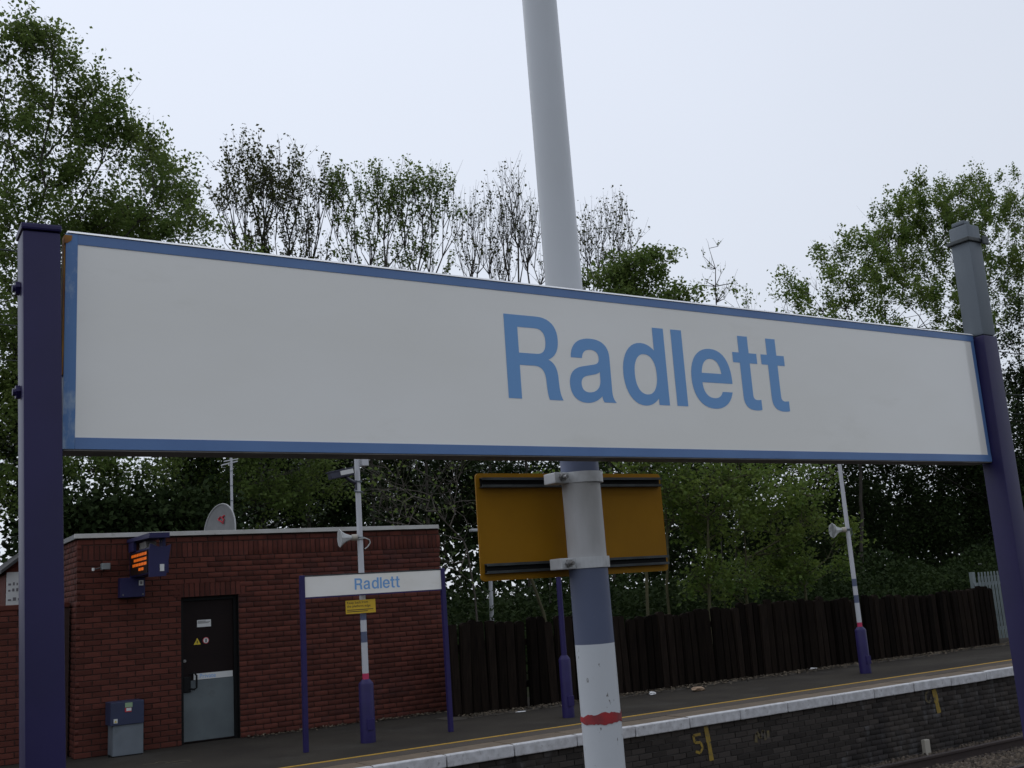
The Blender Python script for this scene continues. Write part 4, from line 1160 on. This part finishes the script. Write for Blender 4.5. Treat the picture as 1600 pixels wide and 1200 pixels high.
TREES = []
def tree(name, label, trunk, blobs, Y, natt, leaves, lsize, lmat, seed, bark='bark', tips=4, tlen=.5, upb=.4, tip_r=.006, rpow=2.35, rmax=.3,
         group=None, cat='tree', spread=.16, alpha=.35, depth=.8, ivy=None, seg=.5, up=.45, lowest=.4, bow=.12, jit=.06, clump=1.0):
    r = np.random.default_rng(seed)
    att = blob_points(blobs, Y, natt, r, depth)
    att = att[att[:, 2] > lowest]
    base = Vector(trunk[0])
    t = thing(name, base, label, cat, group)
    P, par, nt0 = skeleton(trunk, att, r, alpha, seg, bow, jit)
    n = len(P)
    nch = np.bincount(par[1:], minlength=n)
    acc = np.zeros(n)
    rad = np.zeros(n)
    for i in range(n - 1, -1, -1):
        if acc[i] == 0: acc[i] = tip_r ** rpow
        rad[i] = acc[i] ** (1 / rpow)
        if par[i] >= 0: acc[par[i]] += acc[i]
    rad = np.minimum(rad, rmax)
    i = np.arange(1, n); A = P[par[i]]; B = P[i]; ra = rad[par[i]]; rb = rad[i]
    ra = np.minimum(ra, rb * 1.6 + .004)
    big = rb > .03
    parts = []
    if big.any(): parts.append(tube_segments(A[big], B[big], ra[big], rb[big], 8))
    if (~big).any(): parts.append(tube_segments(A[~big], B[~big], ra[~big], rb[~big], 4))
    # twigs
    src = np.where((rad < tip_r * 2.6))[0]
    tip = np.where(nch == 0)[0]
    src = np.concatenate([np.repeat(tip, tips), np.repeat(src, max(1, tips // 2))])
    d = P[src] - P[np.maximum(par[src], 0)]; d /= np.maximum(np.linalg.norm(d, axis=1, keepdims=True), 1e-6)
    d = d * .6 + r.normal(0, .55, d.shape); d[:, 2] += upb
    d /= np.linalg.norm(d, axis=1, keepdims=True)
    ln = tlen * r.uniform(.35, 1.1, len(src))
    mid = P[src] + d * ln[:, None] * .55
    d2 = d + r.normal(0, .3, d.shape); d2[:, 2] += upb * .3; d2 /= np.linalg.norm(d2, axis=1, keepdims=True)
    end = mid + d2 * ln[:, None] * .45
    tr = np.full(len(src), tip_r * .75)
    parts.append(tube_segments(P[src], mid, tr, tr * .7, 3)); parts.append(tube_segments(mid, end, tr * .7, tr * .35, 3))
    V, F = merge(parts)
    o = finish('trunk', mesh_np('trunk', V - np.array(base), F), M[bark], t, smooth=True)
    if leaves:
        w = r.permutation(len(src))[:max(8, int(len(src) * clump))][r.integers(0, max(8, int(len(src) * clump)), leaves)]
        tt = r.uniform(.25, 1.05, leaves)[:, None]
        c = np.where(tt < .55, P[src[w]] + (mid[w] - P[src[w]]) * tt / .55, mid[w] + (end[w] - mid[w]) * (tt - .55) / .45)
        c = c + r.normal(0, spread, c.shape)
        c = c[c[:, 2] > .05]
        V, F = leaf_quads(c, lsize, r, up)
        finish('crown', mesh_np('crown', V - np.array(base), F), M[lmat], t)
    if ivy:
        npt, hgt, rr_, sz = ivy
        tk = np.array(trunk); L_ = r.uniform(0, 1, npt) ** .8 * hgt
        zz = tk[0][2] + L_
        cx = np.interp(zz, tk[:, 2], tk[:, 0]); cy = np.interp(zz, tk[:, 2], tk[:, 1])
        a = r.uniform(0, 2 * PI, npt); q = np.abs(r.normal(rr_ * .8, rr_ * .35, npt)) * (1.1 - .5 * L_ / hgt) * (1 + .35 * np.sin(zz * 2.1 + a))
        c = np.stack([cx + q * np.cos(a), cy + q * np.sin(a), zz], 1); c = c[c[:, 2] > .05]
        V, F = leaf_quads(c, sz, r, .3)
        finish('ivy', mesh_np('ivy', V - np.array(base), F), M['ivy'], t)
    return t

def trunk_px(px_bottom, Y, pts):
    """trunk from the ground at photo column px_bottom through photo points, at depth Y"""
    b = wp(px_bottom, 1000, Y)
    return [(b[0], Y, -0.02)] + [tuple(wp(x, y, Y)) for (x, y) in pts]
# big leafy tree on the left
tree('broadleaf_tree', 'tall leafy green tree behind the purple post, left edge of the photo',
     trunk_px(60, 21, [(50, 760), (45, 560), (40, 400)]),
     [(15, 110, 60, 75), (85, 130, 60, 65), (60, 230, 110, 80), (150, 190, 45, 55), (200, 235, 55, 40), (120, 320, 130, 70), (255, 330, 55, 45), (50, 400, 130, 90), (190, 400, 130, 70), (40, 540, 120, 110),
      (130, 740, 70, 40), (20, 720, 70, 110), (215, 735, 45, 30)],
     21, 430, 56000, .088, 'leaf_mid', 11, tips=5, tlen=.8, tip_r=.0062, alpha=.55, clump=.42, group='leafy trees behind the station', ivy=(6000, 7.0, .55, .13), spread=.10)
tree('broadleaf_tree', 'leafy tree right of the left purple post, crown ending at the bare trees',
     trunk_px(330, 22.5, [(320, 800), (300, 600), (280, 450)]),
     [(270, 300, 35, 35), (230, 270, 35, 30), (290, 360, 35, 50), (235, 380, 60, 60), (340, 500, 130, 90), (330, 640, 150, 90), (330, 760, 100, 55), (430, 770, 70, 50), (500, 740, 40, 40)],
     22.5, 340, 40000, .088, 'leaf_mid', 12, tips=5, tlen=.8, alpha=.55, clump=.42, spread=.10, group='leafy trees behind the station', ivy=(7000, 7.5, .6, .13))
# thin sparse trees along the middle
mid = [(400, 24.0, [(395, 330, 50, 75), (355, 330, 22, 55), (425, 300, 30, 50), (378, 275, 28, 25), (400, 400, 30, 40)], 3000, 'leaf_olive', 'first thin sparse tree from the left above the nameboard, ivy at its fork'),
       (470, 24.6, [(475, 330, 38, 70), (462, 265, 12, 30), (505, 330, 22, 55), (445, 350, 25, 60), (475, 410, 25, 40)], 2000, 'leaf_olive', 'second thin sparse tree from the left above the nameboard, tallest twig'),
       (570, 24.2, [(560, 345, 45, 65), (595, 320, 38, 48), (530, 340, 22, 50), (615, 340, 25, 60), (570, 420, 30, 40)], 3300, 'leaf_mid', 'third thin sparse tree from the left above the nameboard'),
       (655, 24.5, [(655, 350, 42, 65), (685, 330, 30, 45), (640, 320, 28, 40), (705, 350, 14, 45), (655, 420, 26, 40)], 2700, 'leaf_mid', 'fourth thin sparse tree from the left above the nameboard'),
       (755, 25.0, [(765, 370, 28, 60), (735, 380, 24, 55), (785, 400, 24, 50)], 700, 'leaf_olive', 'fifth, nearly bare tree above the nameboard, left of the mast'),
       (812, 24.3, [(808, 340, 26, 65), (800, 380, 26, 60), (830, 370, 22, 60)], 420, 'leaf_olive', 'nearly bare tree touching the left side of the mast'),
       (945, 24.5, [(925, 380, 22, 45), (962, 370, 30, 48), (945, 400, 34, 44), (985, 380, 12, 30)], 800, 'leaf_olive', 'nearly bare tree just right of the mast above the nameboard')]
for i, (bx_, Y, bl_, nl, lm, lab) in enumerate(mid):
    tree('thin_tree', lab, trunk_px(bx_ + 15, Y, [(bx_ + 12, 760), (bx_ + 6, 660), (bx_ + 4, 580)]), bl_ + [(bx_ - 25, 425, 22, 22), (bx_ + 28, 430, 22, 22)], Y, 105, int(nl * 1.15), .088, lm, 30 + i,
         tips=3, tlen=1.0, upb=1.5, tip_r=.0085, rpow=2.5, rmax=.15, group='thin trees behind the nameboard', spread=.045, alpha=.9, bow=.05, seg=.7, jit=.03, clump=.8, depth=.5,
         ivy=((2500, 10.4, .42, .13) if i == 0 else (1500, 8.5, .35, .12)))
tree('bushy_tree', 'rounded bushy green treetop right of the mast above the nameboard',
     trunk_px(1010, 23.5, [(1010, 700), (1005, 520)]),
     [(1000, 430, 45, 28), (1020, 405, 25, 18), (950, 450, 45, 20), (1065, 462, 28, 12), (1000, 480, 90, 30)], 23.5, 170, 9000, .12, 'leaf_mid', 51, tips=4, tlen=.4, spread=.13, group='leafy trees behind the station')
tree('sapling', 'bare upright sapling tip alone against the sky', trunk_px(1128, 24, [(1126, 640), (1121, 500), (1118, 420), (1108, 388)]),
     [(1100, 400, 5, 12), (1122, 385, 4, 8), (1120, 440, 22, 30)], 24, 12, 60, .1, 'leaf_mid', 52, tips=2, tlen=.5, upb=1.1, tip_r=.009, spread=.03, rmax=.06, group='thin trees behind the nameboard')
tree('shrub_tree', 'low tree with bare twigs above the nameboard, beside the lone sapling', trunk_px(1150, 24.5, [(1150, 700), (1150, 560)]),
     [(1125, 475, 20, 8), (1165, 480, 18, 22), (1240, 470, 16, 22), (1200, 540, 60, 30)], 24.5, 40, 1000, .11, 'leaf_mid', 53, tips=3, tlen=.8, upb=1.2, spread=.08, group='thin trees behind the nameboard')
# right-hand trees
tree('broadleaf_tree', 'lower rounded green tree left of the tall right-hand tree',
     trunk_px(1350, 24, [(1345, 760), (1340, 600), (1335, 520)]),
     [(1320, 400, 40, 25), (1290, 460, 60, 35), (1350, 430, 50, 40), (1260, 480, 35, 18), (1390, 470, 60, 40), (1445, 485, 60, 35), (1490, 520, 45, 30), (1300, 560, 120, 70), (1370, 640, 120, 60)], 24, 340, 30000, .115, 'leaf_fresh', 61, alpha=.5, clump=.5,
     tips=5, tlen=.7, spread=.10, group='leafy trees behind the station', upb=.5)
tree('broadleaf_tree', 'tall light green tree with open branches, right edge of the photo',
     trunk_px(1545, 25, [(1540, 760), (1520, 600), (1510, 500), (1505, 430)]),
     [(1440, 330, 40, 35), (1410, 370, 40, 40), (1385, 400, 30, 35), (1480, 370, 60, 50), (1525, 310, 30, 35), (1505, 330, 30, 40), (1590, 330, 35, 50), (1560, 390, 70, 70), (1450, 440, 80, 50), (1580, 470, 60, 70)],
     25, 330, 36000, .115, 'leaf_fresh', 62, tips=4, tlen=1.0, upb=1.2, spread=.09, alpha=.65, clump=.55, group='leafy trees behind the station', ivy=(7000, 11.0, .6, .14))
tree('broadleaf_tree', 'dark ivy-hung tree at the far right behind the purple post',
     trunk_px(1605, 23.5, [(1600, 700), (1590, 520)]),
     [(1590, 560, 60, 80), (1570, 690, 90, 70), (1600, 800, 60, 80), (1450, 650, 110, 90)], 23.5, 260, 16000, .13, 'leaf_dark', 63, tips=5, tlen=.5, spread=.2, group='leafy trees behind the station', ivy=(6000, 9, .7, .14))
# understorey below the board
tree('bare_shrub', 'bare grey twiggy shrub arching over the right end of the building',
     trunk_px(745, 18.5, [(742, 930), (730, 860)]),
     [(640, 790, 75, 50), (690, 860, 45, 50), (600, 745, 45, 22), (680, 745, 60, 25), (720, 800, 30, 50)], 18.5, 75, 350, .09, 'leaf_mid', 71, bark='twig', tips=4, tlen=.9, upb=.15, tip_r=.0055, spread=.1, rmax=.05, cat='shrub', alpha=.1, bow=.35)
for i, (x, y0, lab, bls, nl) in enumerate((
        (835, 905, 'leaning pale-trunked sapling under the yellow sign', [(850, 800, 40, 40), (900, 780, 50, 40)], 1200),
        (1012, 860, 'slim pale trunk showing below the right end of the yellow sign', [(1000, 730, 40, 30), (1040, 780, 30, 40)], 1500),
        (1042, 760, 'straight pale trunk touching the right edge of the yellow sign', [(1050, 720, 40, 30), (1070, 800, 30, 50), (1090, 740, 40, 40)], 2600),
        (1108, 780, 'leafy maple sapling with twin pale stems above the fence', [(1110, 800, 45, 60), (1105, 905, 28, 25), (1140, 760, 50, 40)], 4200),
        (1165, 800, 'bright green maple sapling left of the banded column', [(1190, 850, 50, 35), (1165, 915, 55, 22), (1215, 790, 50, 40), (1240, 820, 40, 30)], 5200),
        (1260, 850, 'low green maple branches reaching the banded column', [(1270, 885, 50, 20), (1300, 840, 30, 18), (1230, 900, 40, 25), (1245, 755, 60, 30)], 4200))):
    Y = 17.2 + .35 * (i % 3)
    tr = trunk_px(x, Y, [(x - 2, y0 + 30), (x - 6, y0)]) if i else trunk_px(862, Y, [(850, 960), (825, 890), (815, 840)])
    tree('sapling', lab, tr, bls, Y, 70, int(nl * .8), .11, 'leaf_fresh', 80 + i, clump=.45, bark='bark_green', tips=4, tlen=.45, upb=.15, tip_r=.006, rpow=2.0, rmax=.075, spread=.11, group='saplings behind the fence', up=.75, alpha=.2)
# dark evergreens and ivy-covered trees that close the view
for i, (x, Y, bls, nl, lab) in enumerate((
        (180, 19.5, [(130, 830, 60, 18), (220, 828, 70, 18), (290, 835, 60, 20)], 5000, 'clipped dark hedge bush rising behind the building roof'),
        (470, 27, [(420, 790, 80, 50), (500, 780, 70, 70), (330, 800, 60, 40), (450, 700, 80, 50)], 11000, 'dark evergreen behind the building roof'),
        (640, 28, [(600, 800, 90, 60), (690, 790, 90, 70), (650, 720, 110, 50)], 9000, 'dark evergreen behind the bare twiggy shrub'),
        (860, 28, [(800, 790, 80, 70), (900, 800, 90, 80), (860, 720, 110, 50), (960, 850, 60, 60)], 10000, 'dark evergreen behind the yellow sign'),
        (1080, 27, [(1040, 830, 90, 80), (1150, 800, 100, 90), (1100, 720, 130, 60), (1090, 620, 110, 60)], 13000, 'dark evergreen behind the green saplings'),
        (1300, 26.5, [(1290, 840, 100, 80), (1380, 800, 90, 90), (1300, 740, 130, 70), (1330, 650, 110, 60)], 14000, 'dark evergreen behind the banded column'),
        (1470, 25.5, [(1450, 850, 90, 70), (1520, 810, 90, 90), (1470, 750, 120, 60)], 13000, 'dark evergreen behind the palisade fence'))):
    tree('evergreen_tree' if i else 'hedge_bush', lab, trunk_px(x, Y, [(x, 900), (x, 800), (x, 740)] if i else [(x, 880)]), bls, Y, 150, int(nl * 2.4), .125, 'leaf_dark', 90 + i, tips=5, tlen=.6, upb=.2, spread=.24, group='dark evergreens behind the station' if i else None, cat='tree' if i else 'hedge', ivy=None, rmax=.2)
# distant wood on both sides: one mass each
def wood(name, label, x0, x1, yc, h, n, seed, size=.32):
    r = np.random.default_rng(seed)
    x = r.uniform(x0, x1, n); hh = h * (.75 + .25 * np.sin(x * .31 + 1.3) * np.sin(x * .13) + .12 * np.sin(x * 1.1))
    c = np.stack([x, yc + r.normal(0, 1.5, n), hh * r.uniform(0, 1, n) ** .8], 1)
    V, F = leaf_quads(c, size, r, .3)
    return tag(finish(name, mesh_np(name, V, F), M['leaf_dark']), label, 'wood', kind='stuff')
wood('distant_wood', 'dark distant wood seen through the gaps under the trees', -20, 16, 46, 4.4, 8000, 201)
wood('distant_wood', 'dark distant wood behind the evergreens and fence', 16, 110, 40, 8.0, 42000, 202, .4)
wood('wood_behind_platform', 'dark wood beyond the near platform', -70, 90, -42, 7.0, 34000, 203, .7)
def undergrowth(name, label, x0, x1, y0, y1, h, n, seed, m, size):
    r = np.random.default_rng(seed)
    x = r.uniform(x0, x1, n); y = r.uniform(y0, y1, n)
    top = h * (.7 + .3 * np.sin(x * 1.7 + y) * np.sin(x * .6 - y * .8))
    c = np.stack([x, y, .06 + top * r.uniform(0, 1, n) ** .7], 1)
    V, F = leaf_quads(c, size, r, .5)
    return tag(finish(name, mesh_np(name, V, F), M[m]), label, 'undergrowth', kind='stuff')
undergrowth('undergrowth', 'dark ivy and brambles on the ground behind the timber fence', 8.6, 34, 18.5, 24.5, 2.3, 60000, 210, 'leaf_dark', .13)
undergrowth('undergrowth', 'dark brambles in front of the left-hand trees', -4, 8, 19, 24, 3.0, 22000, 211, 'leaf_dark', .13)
